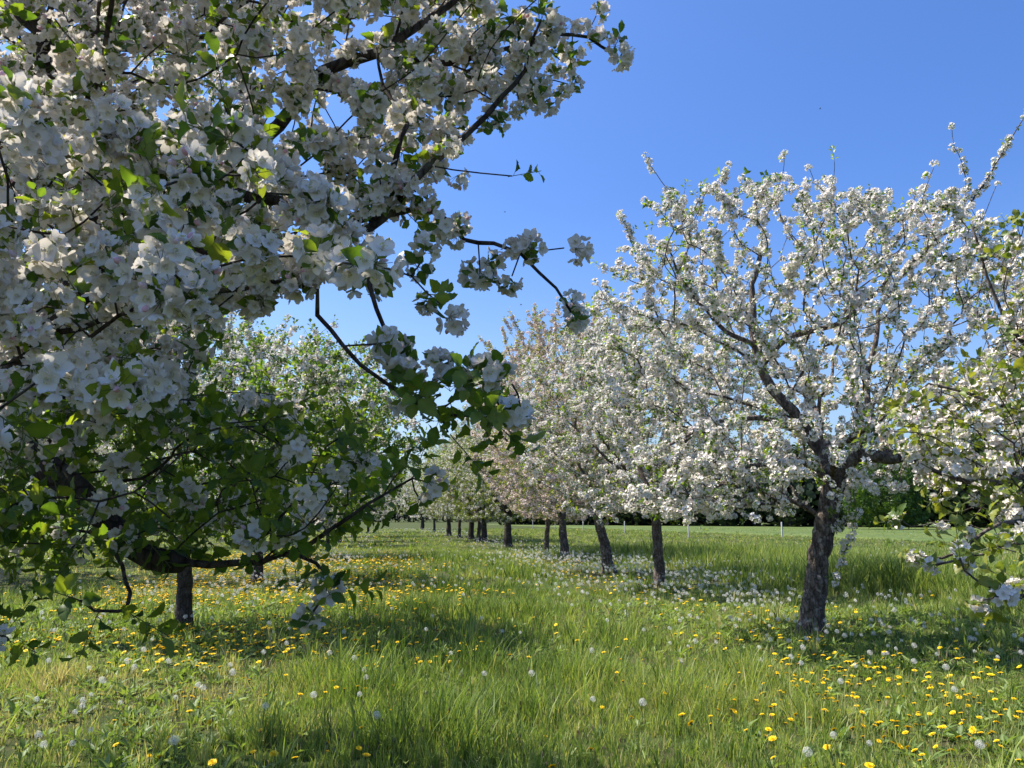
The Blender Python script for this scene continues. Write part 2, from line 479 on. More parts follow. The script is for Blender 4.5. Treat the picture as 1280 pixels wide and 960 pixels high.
def tree(name, label, base, guides, A, rg, det=1, group=None, category='tree', bf=.35, step=.18, tip=.0035, expo=2.4,
         spacing=.085, flower_r=.018, bloom=lambda P: np.full(len(P), .8), rose=.9, petal_mat='petal', leaf_mat='leaf', bark='bark',
         fsize=1.0, lsize=1.0, individual=0, shoot_p=.1, tone=0.0, leaf_tone=0.0, sides=6, up=.6, lump=.10, keep=None, min_cam=0.0, sleeves=False):
    """guides: list of (points, r0, r1, role, attach) ; attach None = root, else (guide index, 0..1 along it)"""
    base = np.asarray(base, float)
    root = empty(name, base); tag(root, label, category, group)
    sk = Skel(); sk.ok = []; chains = []
    for gi, (pts, r0, r1, role, att) in enumerate(guides):
        pts = [np.asarray(p, float) for p in pts]
        par = -1
        if att is not None:
            ch = chains[att[0]][0]; par = ch[int(round(att[1] * (len(ch) - 1)))]
            pts = [sk.P[par]] + pts
        path, t = smooth_path(pts, (.05 if det else .15) if role == 'trunk' else step, rg, (.008 if det else .012) if role == 'trunk' else (.018 if det < 2 else .008))
        ids = []
        for k, (p, tt) in enumerate(zip(path, t)):
            if k == 0 and par >= 0: ids.append(par); continue
            r = r0 + (r1 - r0) * tt
            ids.append(sk.add(p, ids[-1] if ids else -1, r, gi))
            sk.ok.append(not (role == 'trunk' and tt < .75))
        chains.append((ids, role, r0, r1))
    ng = len(sk.P)
    grow(sk, A, bf, step, rg)
    n = len(sk.P)
    P = np.array(sk.P); par = np.array(sk.par)
    # smooth the grown twigs a little
    for _ in range(2):
        cs = np.zeros_like(P); cn = np.zeros(n)
        np.add.at(cs, par[1:], P[1:]); np.add.at(cn, par[1:], 1)
        mean = (P[np.maximum(par, 0)] + cs) / (1 + cn)[:, None]
        k = (np.arange(n) >= ng) & (cn > 0)
        P[k] = .5 * P[k] + .5 * mean[k]
    acc = np.zeros(n); nch = np.zeros(n, int)
    np.add.at(nch, par[1:], 1)
    for i in range(n - 1, 0, -1):
        if nch[i] == 0: acc[i] += 1
        acc[par[i]] += acc[i]
    rr = tip * np.maximum(acc, 1) ** (1 / expo)
    rr[:ng] = np.array(sk.r[:ng])
    for i in range(ng, n): rr[i] = max(min(rr[i], rr[par[i]] * (.85 if par[i] < ng else .97)), tip * .7)
    L = P - base
    # meshes of trunk and limbs
    for gi, (ids, role, r0, r1) in enumerate(chains):
        ids = np.array(ids); mb = MB()
        rad = np.interp(np.linspace(0, 1, len(ids)), [0, 1], [r0, r1])
        sd = 24 if role == 'trunk' else (8 if r0 > .02 else 6)
        if det == 0: sd = 7 if role == 'trunk' else 4
        if role == 'trunk':
            h = L[ids][:, 2]; rad = rad * (1 + .45 * np.exp(-np.maximum(h, 0) / .11))
        lp = rg.normal(0, lump * (.8 if role == 'trunk' else .5), (len(ids), sd))
        for _ in range(5 if role == 'trunk' and det else 1):
            lp[1:] = lp[1:] * .45 + lp[:-1] * .55
        if role == 'trunk': lp = lp + .10 * np.cos(np.arange(sd) * 2 * pi / sd * 3 + 1)[None] * np.exp(-np.maximum(h, 0) / .3)[:, None] + rg.normal(0, lump * .25, lp.shape)
        ring_tube(mb, L[ids], rad, sd, lump=lp)
        mb.build(role, [M[bark]], root)
    # twigs
    used = np.zeros(n, bool); used[:ng] = True
    main = np.full(n, -1)
    for i in range(ng, n):
        p = par[i]
        if main[p] < 0 or rr[i] > rr[main[p]]: main[p] = i
    mb = MB()
    for i in range(ng, n):
        if used[i]: continue
        # start of a chain: parent is a guide or i is not the main child
        if par[i] >= ng and main[par[i]] == i: continue
        ch = [par[i], i]; used[i] = True
        while main[ch[-1]] >= 0: ch.append(main[ch[-1]]); used[ch[-1]] = True
        rad = rr[ch].copy(); rad[0] = rad[1] * 1.05
        sd = 3 if (det == 0 or rad[1] < .005) else (5 if rad[1] < .015 else sides)
        if det == 2: sd = 5 if rad[1] < .008 else 7
        ring_tube(mb, L[ch], rad, sd)
    # blossoms and leaves along everything thin
    pos = []; ax = []
    cid = np.arange(n); dens = rg.choice([.3, .8, 1.2, 1.7], n, p=[.2, .25, .3, .25]) if sleeves else np.ones(n)
    if sleeves: dens[:ng] = 1.6
    for i in range(ng, n):
        if par[i] >= ng and main[par[i]] == i: cid[i] = cid[par[i]]
    cen = P[ng:].mean(0) if n > ng else P.mean(0)
    for i in range(1, n):
        if rr[i] > flower_r: continue
        a, b = P[par[i]], P[i]; d = b - a; D = np.linalg.norm(d)
        if D < 1e-6: continue
        k = rg.poisson(D / spacing * dens[cid[i]])
        ts = list(rg.random(k)) + ([1.0] if nch[i] == 0 else [])
        for t in ts:
            u = norm(rg.normal(size=3)); u = norm(u - d * (u @ d) / (D * D))
            o = norm(u + np.array([0, 0, up]) + .35 * norm(a - cen))
            if t == 1.0: o = norm(d / D + .3 * o)
            pos.append(a + d * t + o * rg.uniform(.01, .045)); ax.append(o)
    pos = np.array(pos); ax = np.array(ax)
    if keep is not None:
        k = keep(pos); pos = pos[k]; ax = ax[k]
    if min_cam:
        k = np.linalg.norm(pos - EYEV, axis=1) > min_cam; pos = pos[k]; ax = ax[k]
    isb = rg.random(len(pos)) < bloom(pos)
    mats_b = [M[petal_mat], M['stamen'], M['bud'], M['shoot_green']]
    mats_l = [M[leaf_mat], M['shoot_green']]
    lp = pos - base
    bidx = np.where(isb)[0]
    pick = np.zeros(len(pos), bool)
    if individual:
        px, py, z = project(pos)
        vis = isb & (px > 0) & (px < 1280) & (py > 0) & (py < 960) & (z > 0)
        cand = np.where(vis)[0]; cand = cand[np.argsort(z[cand])]
        pick[cand[:individual]] = True
    bl = MB(); ti = rg.integers(0, len(CL[det]), len(pos)); sc = rg.uniform(.78, 1.18, len(pos)) * fsize
    mat3 = frames(ax, rg, sc); tn = np.clip(rg.normal(tone, .10, len(pos)), -.05, .8)
    for k, tm in enumerate(CL[det]):
        s = isb & (ti == k) & ~pick
        scatter(bl, tm, lp[s], mat3[s], tn[s])
    twig_o = None
    if mb.n: tag(mb.build('twigs', [M[bark]], root), kind='stuff')
    if bl.n: tag(bl.build('blossoms', mats_b, root), kind='stuff')
    if individual:
        meshes = {}
        for i in np.where(pick)[0]:
            k = int(ti[i])
            if k not in meshes:
                t = MB(); t.add(CL[det][k]['v'], CL[det][k]['q'], CL[det][k]['t'] if len(CL[det][k]['t']) else None, tone=CL[det][k]['tone'], qm=CL[det][k]['qm'], tm=CL[det][k]['tm'])
                meshes[k] = t.mesh('blossom_cluster', mats_b)
            o = bpy.data.objects.new('blossom_cluster', meshes[k]); COL.objects.link(o); o.parent = root
            mm = Matrix(mat3[i].tolist()).to_4x4(); mm.translation = Vector(lp[i]); o.matrix_local = mm
    lf = MB(); li = rg.integers(0, 4, len(pos)); lsc = rg.uniform(.7, 1.2, len(pos)) * lsize
    m3 = frames(ax, rg, lsc); lt = rg.normal(leaf_tone, .12, len(pos))
    hasr = rg.random(len(pos)) < rose
    shoot = (~isb) & (rg.random(len(pos)) < .6) | (rg.random(len(pos)) < shoot_p)
    for k in range(4):
        s = (li == k) & hasr & ~shoot; scatter(lf, RO[det][k], lp[s] - ax[s] * .012, m3[s], lt[s])
        s = (li == k) & shoot; scatter(lf, SH[det][k], lp[s] - ax[s] * .02, m3[s], lt[s])
    if lf.n: tag(lf.build('leaves', mats_l, root), kind='stuff')
    return root

def auto_guides(rg, base, H, lean, r, crown_c, crown_r, nl=5, leader=True):
    base = np.asarray(base, float); fork = base + np.array([lean[0], lean[1], H])
    g = [([base + np.array([0, 0, -.12]), base + np.array([lean[0] * .3, lean[1] * .3, H * .4]), fork], r, r * .72, 'trunk', None)]
    a0 = rg.uniform(0, 6.28)
    for i in range(nl):
        a = a0 + i * 2 * pi / nl + rg.uniform(-.3, .3); e = rg.uniform(.15, .7)
        t = np.asarray(crown_c) + np.array([cos(a) * crown_r[0] * .7, sin(a) * crown_r[1] * .7, (e - .35) * crown_r[2]])
        mid = fork + (t - fork) * .45 + np.array([0, 0, rg.uniform(-.1, .3)]) + rg.normal(0, .12, 3)
        g.append(([mid, t], r * .5, r * .13, 'limb', (0, rg.uniform(.85, 1.0))))
    if leader:
        t = np.asarray(crown_c) + np.array([rg.uniform(-.3, .3), rg.uniform(-.3, .3), crown_r[2] * .6])
        g.append(([fork + (t - fork) * .5 + rg.normal(0, .15, 3), t], r * .55, r * .13, 'limb', (0, 1.0)))
    return g

def shoots(rg, n, c, rad, length, upb=1.0):
    """endpoints of upright shoots that stand out of the crown's top"""
    out = []
    for i in range(n):
        a = rg.uniform(0, 6.28); e = rg.uniform(.25, 1.3)
        d = np.array([cos(e) * cos(a), cos(e) * sin(a), sin(e)])
        s = np.asarray(c) + d * np.asarray(rad) * .95
        u = norm(d + np.array([0, 0, upb]) + rg.normal(0, .15, 3)); l = rg.uniform(.4, 1.0) * length
        k = max(2, int(l / .22))
        for q in range(1, k + 1): out.append(s + u * l * q / k + rg.normal(0, .015, 3))
    return np.array(out)

def in_poly(px, py, poly):
    poly = np.asarray(poly, float); n = len(poly); c = np.zeros(len(px), bool); j = n - 1
    for i in range(n):
        xi, yi = poly[i]; xj, yj = poly[j]
        k = ((yi > py) != (yj > py)) & (px < (xj - xi) * (py - yi) / (yj - yi + 1e-9) + xi)
        c ^= k; j = i
    return c

def cone_pts(rg, poly, n, d0, d1, bias=1.0):
    """points of the volume that the outline encloses between the distances d0 and d1"""
    poly = np.asarray(poly, float); lo = poly.min(0); hi = poly.max(0); out = []
    while len(out) < n:
        x, y = rg.uniform(lo, hi)
        if in_poly(np.array([x]), np.array([y]), poly)[0]: out.append(at(x, y, d0 + (d1 - d0) * rg.random() ** bias))
    return np.array(out)

def copy_tree(o, loc, rz, s, label, group=None):
    c = o.copy(); COL.objects.link(c); c.location = loc; c.rotation_euler = (0, 0, rz); c.scale = s if hasattr(s, '__len__') else (s, s, s)
    c['label'] = label
    if group: c['group'] = group
    for ch in list(o.children):
        d = ch.copy(); COL.objects.link(d); d.parent = c; d.matrix_parent_inverse = ch.matrix_parent_inverse.copy()
    return c
#@@SETTING
# ------------------------------------------------------------------ ground, field, wood
def plain_mat(name, build):
    m, n, out = new_mat(name)
    tc = n.nodes.new('ShaderNodeTexCoord')
    p = n.nodes.new('ShaderNodeBsdfPrincipled'); p.inputs['Roughness'].default_value = .95; p.inputs['Specular IOR Level'].default_value = .1
    c, h = build(n, tc.outputs['Object'])
    n.links.new(c, p.inputs['Base Color'])
    if h is not None:
        b = n.nodes.new('ShaderNodeBump'); b.inputs['Strength'].default_value = .8; b.inputs['Distance'].default_value = .06
        n.links.new(h, b.inputs['Height']); n.links.new(b.outputs[0], p.inputs['Normal'])
    n.links.new(p.outputs[0], out.inputs['Surface'])
    return m

def soil(n, v):
    f = noise_tex(n, 14, 8, v, .7); g = noise_tex(n, .7, 3, v); k = noise_tex(n, 70, 4, v)
    thatch = ramp(n, f, [(.3, (.02, .024, .01)), (.5, (.06, .06, .024)), (.7, (.16, .13, .07))])
    green = ramp(n, k, [(.3, (.022, .045, .01)), (.7, (.07, .11, .022))])
    return mixc(n, ramp(n, g, [(.4, (0, 0, 0)), (.6, (.85, .85, .85))]), thatch, green), f
M['soil'] = plain_mat('meadow_soil', soil)
def crop(n, v):
    f = noise_tex(n, 1.6, 9, v, .8); g = noise_tex(n, .10, 6, v)
    c = ramp(n, f, [(.25, (.035, .060, .018)), (.5, (.085, .118, .036)), (.75, (.18, .20, .08))])
    return mixc(n, .5, c, ramp(n, g, [(.35, (.70, .85, .9)), (.65, (1.35, 1.2, .95))]), 'MULTIPLY'), f
M['crop'] = plain_mat('green_crop', crop)

def sheet(name, xs, ys, zf, mat):
    X, Y = np.meshgrid(xs, ys); Z = zf(X, Y)
    nx = len(xs); mb = MB()
    j, i = np.meshgrid(np.arange(len(ys) - 1), np.arange(nx - 1), indexing='ij')
    k = (j * nx + i).ravel()
    mb.add(np.stack([X, Y, Z], -1).reshape(-1, 3), np.stack([k, k + 1, k + nx + 1, k + nx], 1))
    return tag(mb.build(name, [mat]), kind='structure')
def graded(a, n0, far):
    s = np.linspace(0, a, n0); e = a * (far / a) ** np.linspace(0, 1, 14)[1:]
    return np.concatenate([-e[::-1], -s[::-1][:-1], s, e])
xs = graded(30, 90, 3000); ys = graded(40, 120, 3000)
sheet('ground', xs, ys, ground_z, M['soil'])

# the crop field right of the orchard, a low raised stand of young corn, and one left of it
def field_poly(name, near, far, h):
    """near and far are point lists (x, y) along the two long edges"""
    mb = MB(); n = 60; rows = 40
    near = np.array(near, float); far = np.array(far, float)
    s = np.linspace(0, 1, n); t = np.linspace(0, 1, rows) ** 2
    a = near[0] + (near[1] - near[0]) * s[:, None]; b = far[0] + (far[1] - far[0]) * s[:, None]
    V = a[None] * (1 - t[:, None, None]) + b[None] * t[:, None, None]
    z = h * np.clip(t / .0008, 0, 1)[:, None] * np.ones((1, n)) + .02 * (N3(V[..., 0] * 2, V[..., 1] * 2) - .5) + .01
    z[0] = -.05
    i, j = np.meshgrid(np.arange(rows - 1), np.arange(n - 1), indexing='ij'); k = (i * n + j).ravel()
    mb.add(np.concatenate([V, z[..., None]], -1).reshape(-1, 3), np.stack([k, k + 1, k + n + 1, k + n], 1))
    return tag(mb.build(name, [M['crop']]), kind='structure')
field_poly('crop_field', [(40, 5), (-6, 205)], [(420, 40), (120, 260)], .12)
field_poly('crop_field_beyond_orchard', [(-34, 10), (-46, 200)], [(-300, 30), (-300, 320)], .15)

# the dark wood that closes the field on the right
def wood(name, spots, label, rg):
    mb = MB()
    for (x, y, h) in spots:
        rc = h * .36
        nb = 5
        ring_tube(mb, [(x, y, 0), (x + .2, y, h * .5)], [h * .02, h * .012], 5, m=1)
        c = ellipsoid_pts(rg, 620, (x, y, h * .5), (rc, rc, h * .55), .7)
        n = len(c); s = rg.uniform(.22, .6, n) * h / 13
        ax = norm((c - np.array([x, y, h * .5])) + rg.normal(0, .7, (n, 3)) * h * .15)
        mt = frames(ax, rg, s)
        T = dict(v=np.array([[-1, -.6, 0], [0, -1, .2], [1, -.3, 0], [.8, .7, .2], [-.2, 1, 0], [-1, .4, -.1]], float),
                 q=np.array([[0, 1, 2, 3], [0, 3, 4, 5]]), t=np.zeros((0, 3), int), qm=np.zeros(2, int), tm=np.zeros(0, int), tone=np.zeros(6))
        scatter(mb, T, c, mt, rg.uniform(0, 1, n))
    M['wood_leaf'] = leafy('wood_leaf', [(0, (.018, .028, .018)), (.6, (.03, .048, .026)), (1, (.055, .08, .035))], .15, (1.2, 1.2, .6), .6, .2)
    return tag(mb.build(name, [M['wood_leaf'], M['bark_dark']]), label, 'wood', kind='stuff')
rg = np.random.default_rng(21)
spots = []
for row in range(3):
    for k in range(56):
        t = k / 55
        p = np.array([145, 60]) * (1 - t) + np.array([-2, 190]) * t + np.array([3.5, 6]) * row
        spots.append((p[0] + rg.normal(0, 1), p[1] + rg.normal(0, 1), rg.uniform(9.5, 16)))
wood('wood', spots, 'dark wood closing the far side of the green field', rg)

# ------------------------------------------------------------------ meadow grass
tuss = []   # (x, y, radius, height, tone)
for (px, py, r_, h_, t_) in [(545, 935, .5, .32, -.18), (470, 880, .45, .26, -.05), (850, 880, .55, .28, .05), (930, 850, .5, .30, 0), (740, 850, .5, .20, 0),  # negative tones on the leading pair paint in shade at the bottom centre
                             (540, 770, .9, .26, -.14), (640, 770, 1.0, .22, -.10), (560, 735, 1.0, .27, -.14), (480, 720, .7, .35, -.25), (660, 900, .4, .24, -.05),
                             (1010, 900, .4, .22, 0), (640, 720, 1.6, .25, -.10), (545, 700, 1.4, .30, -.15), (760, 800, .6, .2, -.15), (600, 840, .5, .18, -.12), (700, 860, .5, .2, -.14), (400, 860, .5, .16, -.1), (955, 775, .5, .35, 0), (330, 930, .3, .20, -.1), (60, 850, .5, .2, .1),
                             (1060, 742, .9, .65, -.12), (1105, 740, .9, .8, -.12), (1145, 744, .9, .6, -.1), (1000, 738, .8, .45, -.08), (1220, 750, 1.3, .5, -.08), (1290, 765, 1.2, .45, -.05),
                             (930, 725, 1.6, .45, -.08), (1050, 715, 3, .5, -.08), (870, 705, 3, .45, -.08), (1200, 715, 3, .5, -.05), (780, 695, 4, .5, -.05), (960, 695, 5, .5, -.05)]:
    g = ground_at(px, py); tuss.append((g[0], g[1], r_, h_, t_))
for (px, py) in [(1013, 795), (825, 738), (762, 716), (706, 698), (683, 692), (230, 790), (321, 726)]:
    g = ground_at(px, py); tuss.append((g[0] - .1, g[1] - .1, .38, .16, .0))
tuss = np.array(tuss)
ROW_R = np.array([ground_at(*p)[:2] for p in [(1013, 795), (825, 738), (758, 716), (706, 698), (635, 685), (572, 673), (535, 664)]])
ROW_L = np.array([(-2.9, 2.6)] + [tuple(ground_at(*p)[:2]) for p in [(230, 790), (321, 726), (409, 682), (440, 670)]])
def row_dx(row, x, y):
    """signed distance in x from the tree row at each y"""
    o = np.argsort(row[:, 1]); yy = row[o, 1]; xx = row[o, 0]
    return x - np.interp(y, yy, xx)
def alley(x, y):
    """1 in the mown strip between the rows, 0 under the trees"""
    a = row_dx(ROW_L, x, y); b = -row_dx(ROW_R, x, y)
    return np.clip((np.minimum(a, b) - 1.3) / 1.2, 0, 1)

def grass_zone(mb, rg, y0, y1, dens, segs, wid, hmul):
    area = .75 * (y1 ** 2 - y0 ** 2) + 3.2 * (y1 - y0)
    kt = 11; nt_ = int(area * dens / kt)
    ty = np.sqrt(rg.uniform(y0 ** 2, y1 ** 2, nt_)); tx = rg.uniform(-1, 1, nt_) * (.75 * ty + 1.6)
    n = nt_ * kt; spread = rg.uniform(.02, .075, nt_) * np.interp(ty, [8, 40], [1, 3])
    oa = rg.uniform(0, 6.28, n); orr = np.sqrt(rg.random(n))
    ox = np.cos(oa) * orr; oy = np.sin(oa) * orr
    x = np.repeat(tx, kt) + ox * np.repeat(spread, kt); y = np.repeat(ty, kt) + oy * np.repeat(spread, kt)
    t_h = np.repeat(np.exp(rg.normal(0, .52, nt_)), kt); t_t = np.repeat(rg.normal(0, .16, nt_), kt)
    al = alley(x, y); pa = N2(x * .9, y * .9); pb = N3(x * .35 + 5, y * .35); fine = N4(x * 4, y * 4)
    dxr = row_dx(ROW_R, x, y)
    # density: thin in the dry patches
    dry = np.clip((N1(x * .55 + 9, y * .55) - .58) * 5, 0, 1) * np.where(x < -.8, 1, .35)
    gd = ground_at(150, 880); dry = np.clip(dry + 1.1 * np.exp(-((x - gd[0]) / 1.0) ** 2 - ((y - gd[1]) / .7) ** 2) * (.4 + fine), 0, 1)
    keep = rg.random(n) < (1 - .15 * dry) * (.75 + .25 * al + .2 * (pa > .5))
    h = (.055 + .06 * pa * (0.4 + .5 * al) + .05 * (fine - .4)) * t_h
    tone = .47 + .36 * (pb - .5) - .13 * al + .12 * dry + t_t + rg.normal(0, .07, n)
    tone = np.where(rg.random(n) < .13 + .36 * dry + .10 * (1 - al), .72 + .28 * rg.random(n), tone)
    # tall grass between the right row and the crop
    tall = np.clip((dxr - 1.8) / 1.5, 0, 1) * np.clip((y - 9) / 4, 0, 1)
    h += .05 * tall * (.4 + pa); tone -= .02 * tall
    lean = np.stack([ox, oy], 1) * .38
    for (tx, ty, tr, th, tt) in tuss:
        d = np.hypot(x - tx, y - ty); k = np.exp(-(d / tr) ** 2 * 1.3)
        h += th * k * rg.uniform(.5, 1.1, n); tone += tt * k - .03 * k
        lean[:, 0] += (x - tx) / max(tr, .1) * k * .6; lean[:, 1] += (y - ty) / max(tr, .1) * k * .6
    h = np.where(tone > .7, h * .6, h)
    h = np.maximum(h * rg.uniform(.55, 1.3, n) * hmul, .03)
    h = np.minimum(h, 1.0)
    x, y, h, tone, lean = x[keep], y[keep], h[keep], tone[keep], lean[keep]
    n = len(x); z = ground_z(x, y) - .01
    a = rg.uniform(0, 6.28, n); wv = wid * np.exp(rg.normal(0, .4, n)) * (1 + h)
    sx, sy = np.cos(a) * wv / 2, np.sin(a) * wv / 2
    b = rg.uniform(0, 6.28, n); bend = h * rg.uniform(.03, .5, n)
    bx = np.cos(b) * bend + lean[:, 0] * h * .5; by = np.sin(b) * bend + lean[:, 1] * h * .5
    base = np.stack([x, y, z], 1); S = np.stack([sx, sy, np.zeros(n)], 1)
    V = []
    for k in range(segs):
        t = k / segs
        c = base + np.stack([bx * t * t, by * t * t, h * t * (1 - .15 * t)], 1)
        V += [c - S * (1 - .5 * t), c + S * (1 - .5 * t)]
    V.append(base + np.stack([bx, by, h * .85], 1))
    k = len(V); V = np.stack(V, 1).reshape(-1, 3); off = np.arange(n)[:, None] * k
    q = [off + np.array([[2 * s, 2 * s + 1, 2 * s + 3, 2 * s + 2]]) for s in range(segs - 1)]
    t = off + np.array([[2 * segs - 2, 2 * segs - 1, 2 * segs]])
    mb.add(V, np.concatenate(q) if q else None, t, tone=np.repeat(np.clip(tone, 0, 1), k))

rg = np.random.default_rng(5)
mb = MB()
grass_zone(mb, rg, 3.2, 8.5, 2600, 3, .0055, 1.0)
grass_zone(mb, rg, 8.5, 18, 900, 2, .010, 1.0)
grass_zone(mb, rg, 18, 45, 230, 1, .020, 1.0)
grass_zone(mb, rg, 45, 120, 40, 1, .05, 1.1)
# dark plantain and grass flower heads standing on thin stems
n = 3200; y = np.sqrt(rg.uniform(3.5 ** 2, 13 ** 2, n)); x = rg.uniform(-1, 1, n) * (.72 * y + 1)
for X, Y in zip(x, y):
    if rg.random() > .15 + .85 * (X < .5) * (N3(X * .8, Y * .8) > .35): continue
    b = np.array([X, Y, ground_z(X, Y)]); hh = rg.uniform(.12, .26); t = b + np.array([rg.normal(0, .03), rg.normal(0, .03), hh])
    add_stalk(mb, b, t, .0012, 0, 3, .45); u = norm(t - b); l = rg.uniform(.015, .035)
    ring_tube(mb, [t - u * .002, t + u * l * .4, t + u * l], [.0025, .0045, .002], 5, m=1)
# broad leaves of dandelion, clover and dock low in the sward
n = 7000; y = np.sqrt(rg.uniform(3.4 ** 2, 15 ** 2, n)); x = rg.uniform(-1, 1, n) * (.72 * y + 1.2)
k = rg.random(n) < (.25 + .75 * (1 - alley(x, y))); x, y = x[k], y[k]
WL = []
for s in range(3):
    g = np.random.default_rng(400 + s); t = MB()
    for i in range(7):
        a = i * 2.4 + g.uniform(-.3, .3); e = g.uniform(.5, 1.3); d = np.array([sin(e) * cos(a), sin(e) * sin(a), cos(e)])
        add_leaf(t, g, d * .01, d, g.uniform(.06, .13), g.uniform(.008, .016), 1, g.uniform(.0, .45))
    WL.append(t.arrays())
ti = rg.integers(0, 3, len(x)); P = np.stack([x, y, ground_z(x, y)], 1); axs = norm(np.stack([rg.normal(0, .15, len(x)), rg.normal(0, .15, len(x)), np.ones(len(x))], 1))
m3 = frames(axs, rg, rg.uniform(.6, 1.5, len(x)))
for s in range(3): scatter(mb, WL[s], P[ti == s], m3[ti == s], rg.normal(0, .06, int((ti == s).sum())))
tag(mb.build('grass', [M['grass'], M['seed_brown']]), 'meadow grass with tussocks, seed heads and low leaves', 'grass', kind='stuff')
#@@OBJECTS
rg = np.random.default_rng(22)
wood('far_wood', [(x, 330 + rg.normal(0, 6) + abs(x + 40) * .1, rg.uniform(9, 14)) for x in np.linspace(-330, 10, 90)], 'low far wood along the horizon behind the left rows', rg)
# ------------------------------------------------------------------ near left tree, trunk outside the picture
rg = np.random.default_rng(101)
bA = np.array([-3.05, 3.4, 0.0])
forkA = bA + np.array([.1, 0, 1.55])
UP_POLY = [(-40, -60), (560, -60), (640, 30), (600, 120), (560, 200), (520, 300), (430, 330), (300, 375), (250, 440), (200, 520), (-40, 540)]
NEAR_POLY = [(-40, 120), (200, 130), (330, 190), (460, 260), (480, 330), (400, 360), (300, 370), (240, 440), (180, 520), (-40, 540)]
LOW_POLY = [(-40, 520), (240, 490), (330, 470), (440, 560), (470, 610), (410, 680), (300, 680), (230, 670), (170, 690), (60, 690), (-40, 700)]
gA = [
 ([bA + [0, 0, -.15], bA + [.02, 0, .7], forkA], .15, .11, 'trunk', None),
 ([at(-60, 525, 2.55), at(20, 558, 2.45), at(95, 612, 2.35), at(150, 665, 2.3), at(185, 695, 2.25), at(225, 702, 2.2)], .075, .030, 'limb', (0, .95)),
 ([at(-90, 300, 2.5), at(-5, 165, 2.45), at(45, 108, 2.4), at(56, 55, 2.4), at(20, 5, 2.4), at(-30, -60, 2.4)], .06, .022, 'limb', (0, 1)),
 ([at(20, 470, 2.7), at(100, 310, 2.7), at(126, 215, 2.7), at(114, 120, 2.7), at(130, 20, 2.75), at(150, -80, 2.8)], .055, .022, 'limb', (0, 1)),
 ([at(200, 226, 2.6), at(270, 214, 2.5), at(350, 160, 2.45), at(405, 86, 2.4), at(470, 66, 2.4), at(540, 12, 2.45), at(580, -10, 2.5)], .036, .012, 'limb', (3, .5)),
 ([at(560, 76, 2.5), at(630, 63, 2.55), at(690, 45, 2.6), at(735, 48, 2.65), at(772, 70, 2.65)], .012, .005, 'limb', (4, .78)),
 ([at(370, 262, 2.2), at(440, 290, 2.1), at(480, 268, 2.1), at(516, 228, 2.1), at(540, 205, 2.12), at(585, 168, 2.15), at(625, 125, 2.18), at(655, 85, 2.2), at(676, 25, 2.25)], .022, .004, 'limb', (4, .33)),
 ([at(545, 265, 2.15), at(582, 294, 2.2), at(620, 306, 2.2), at(652, 320, 2.2), at(672, 345, 2.2), at(694, 362, 2.2), at(714, 390, 2.2)], .011, .004, 'limb', (6, .38)),
 ([at(150, 330, 1.9), at(300, 325, 1.8), at(440, 318, 1.9), at(462, 365, 1.92), at(485, 425, 1.92), at(512, 465, 1.9), at(524, 486, 1.9)], .020, .004, 'limb', (3, .25)),
 ([at(350, 350, 1.75), at(400, 392, 1.75), at(432, 432, 1.75), at(476, 470, 1.75), at(545, 512, 1.75), at(600, 522, 1.72), at(650, 508, 1.7)], .009, .003, 'limb', (8, .35)),
 ([at(300, 705, 2.2), at(380, 682, 2.15), at(440, 650, 2.1), at(480, 620, 2.1), at(515, 598, 2.1)], .011, .003, 'limb', (1, 1)),
 ([at(395, 705, 2.1), at(410, 722, 2.1), at(404, 745, 2.1), at(392, 764, 2.1)], .006, .003, 'limb', (10, .45)),
 ([at(165, 740, 2.0), at(150, 762, 1.9), at(118, 768, 1.8), at(100, 750, 1.75)], .007, .003, 'limb', (1, .82)),
 ([at(505, 170, 2.15), at(510, 150, 2.2), at(480, 110, 2.25), at(470, 60, 2.3)], .010, .004, 'limb', (6, .5)),
 ([at(-60, 640, 2.2), at(-30, 760, 2.0), at(10, 800, 1.9)], .010, .004, 'limb', (1, .25)),
 ([bA + [-1.2, .2, 2.3], bA + [-2.2, .3, 2.9]], .07, .02, 'limb', (0, .95)),
 ([bA + [-.4, 1.0, 2.5], bA + [-.6, 1.7, 3.4]], .07, .02, 'limb', (0, 1)),
 ([bA + [-.6, -1.0, 2.2], bA + [-.9, -1.9, 2.8]], .06, .02, 'limb', (0, .95)),
 ([bA + [.4, .1, 2.6], bA + [1.0, .0, 3.7], bA + [1.4, .1, 4.2]], .07, .018, 'limb', (0, 1)),
]
off = ellipsoid_pts(rg, 2400, bA + [0.6, -.3, 3.1], (3.1, 3.0, 2.2), .4, 1.0)
px, py, z = project(off)
infr = (z > 0) & (px > -30) & (px < 1310) & (py > -30) & (py < 990)
off = off[~infr & (np.linalg.norm(off - EYEV, axis=1) > 1.1)]
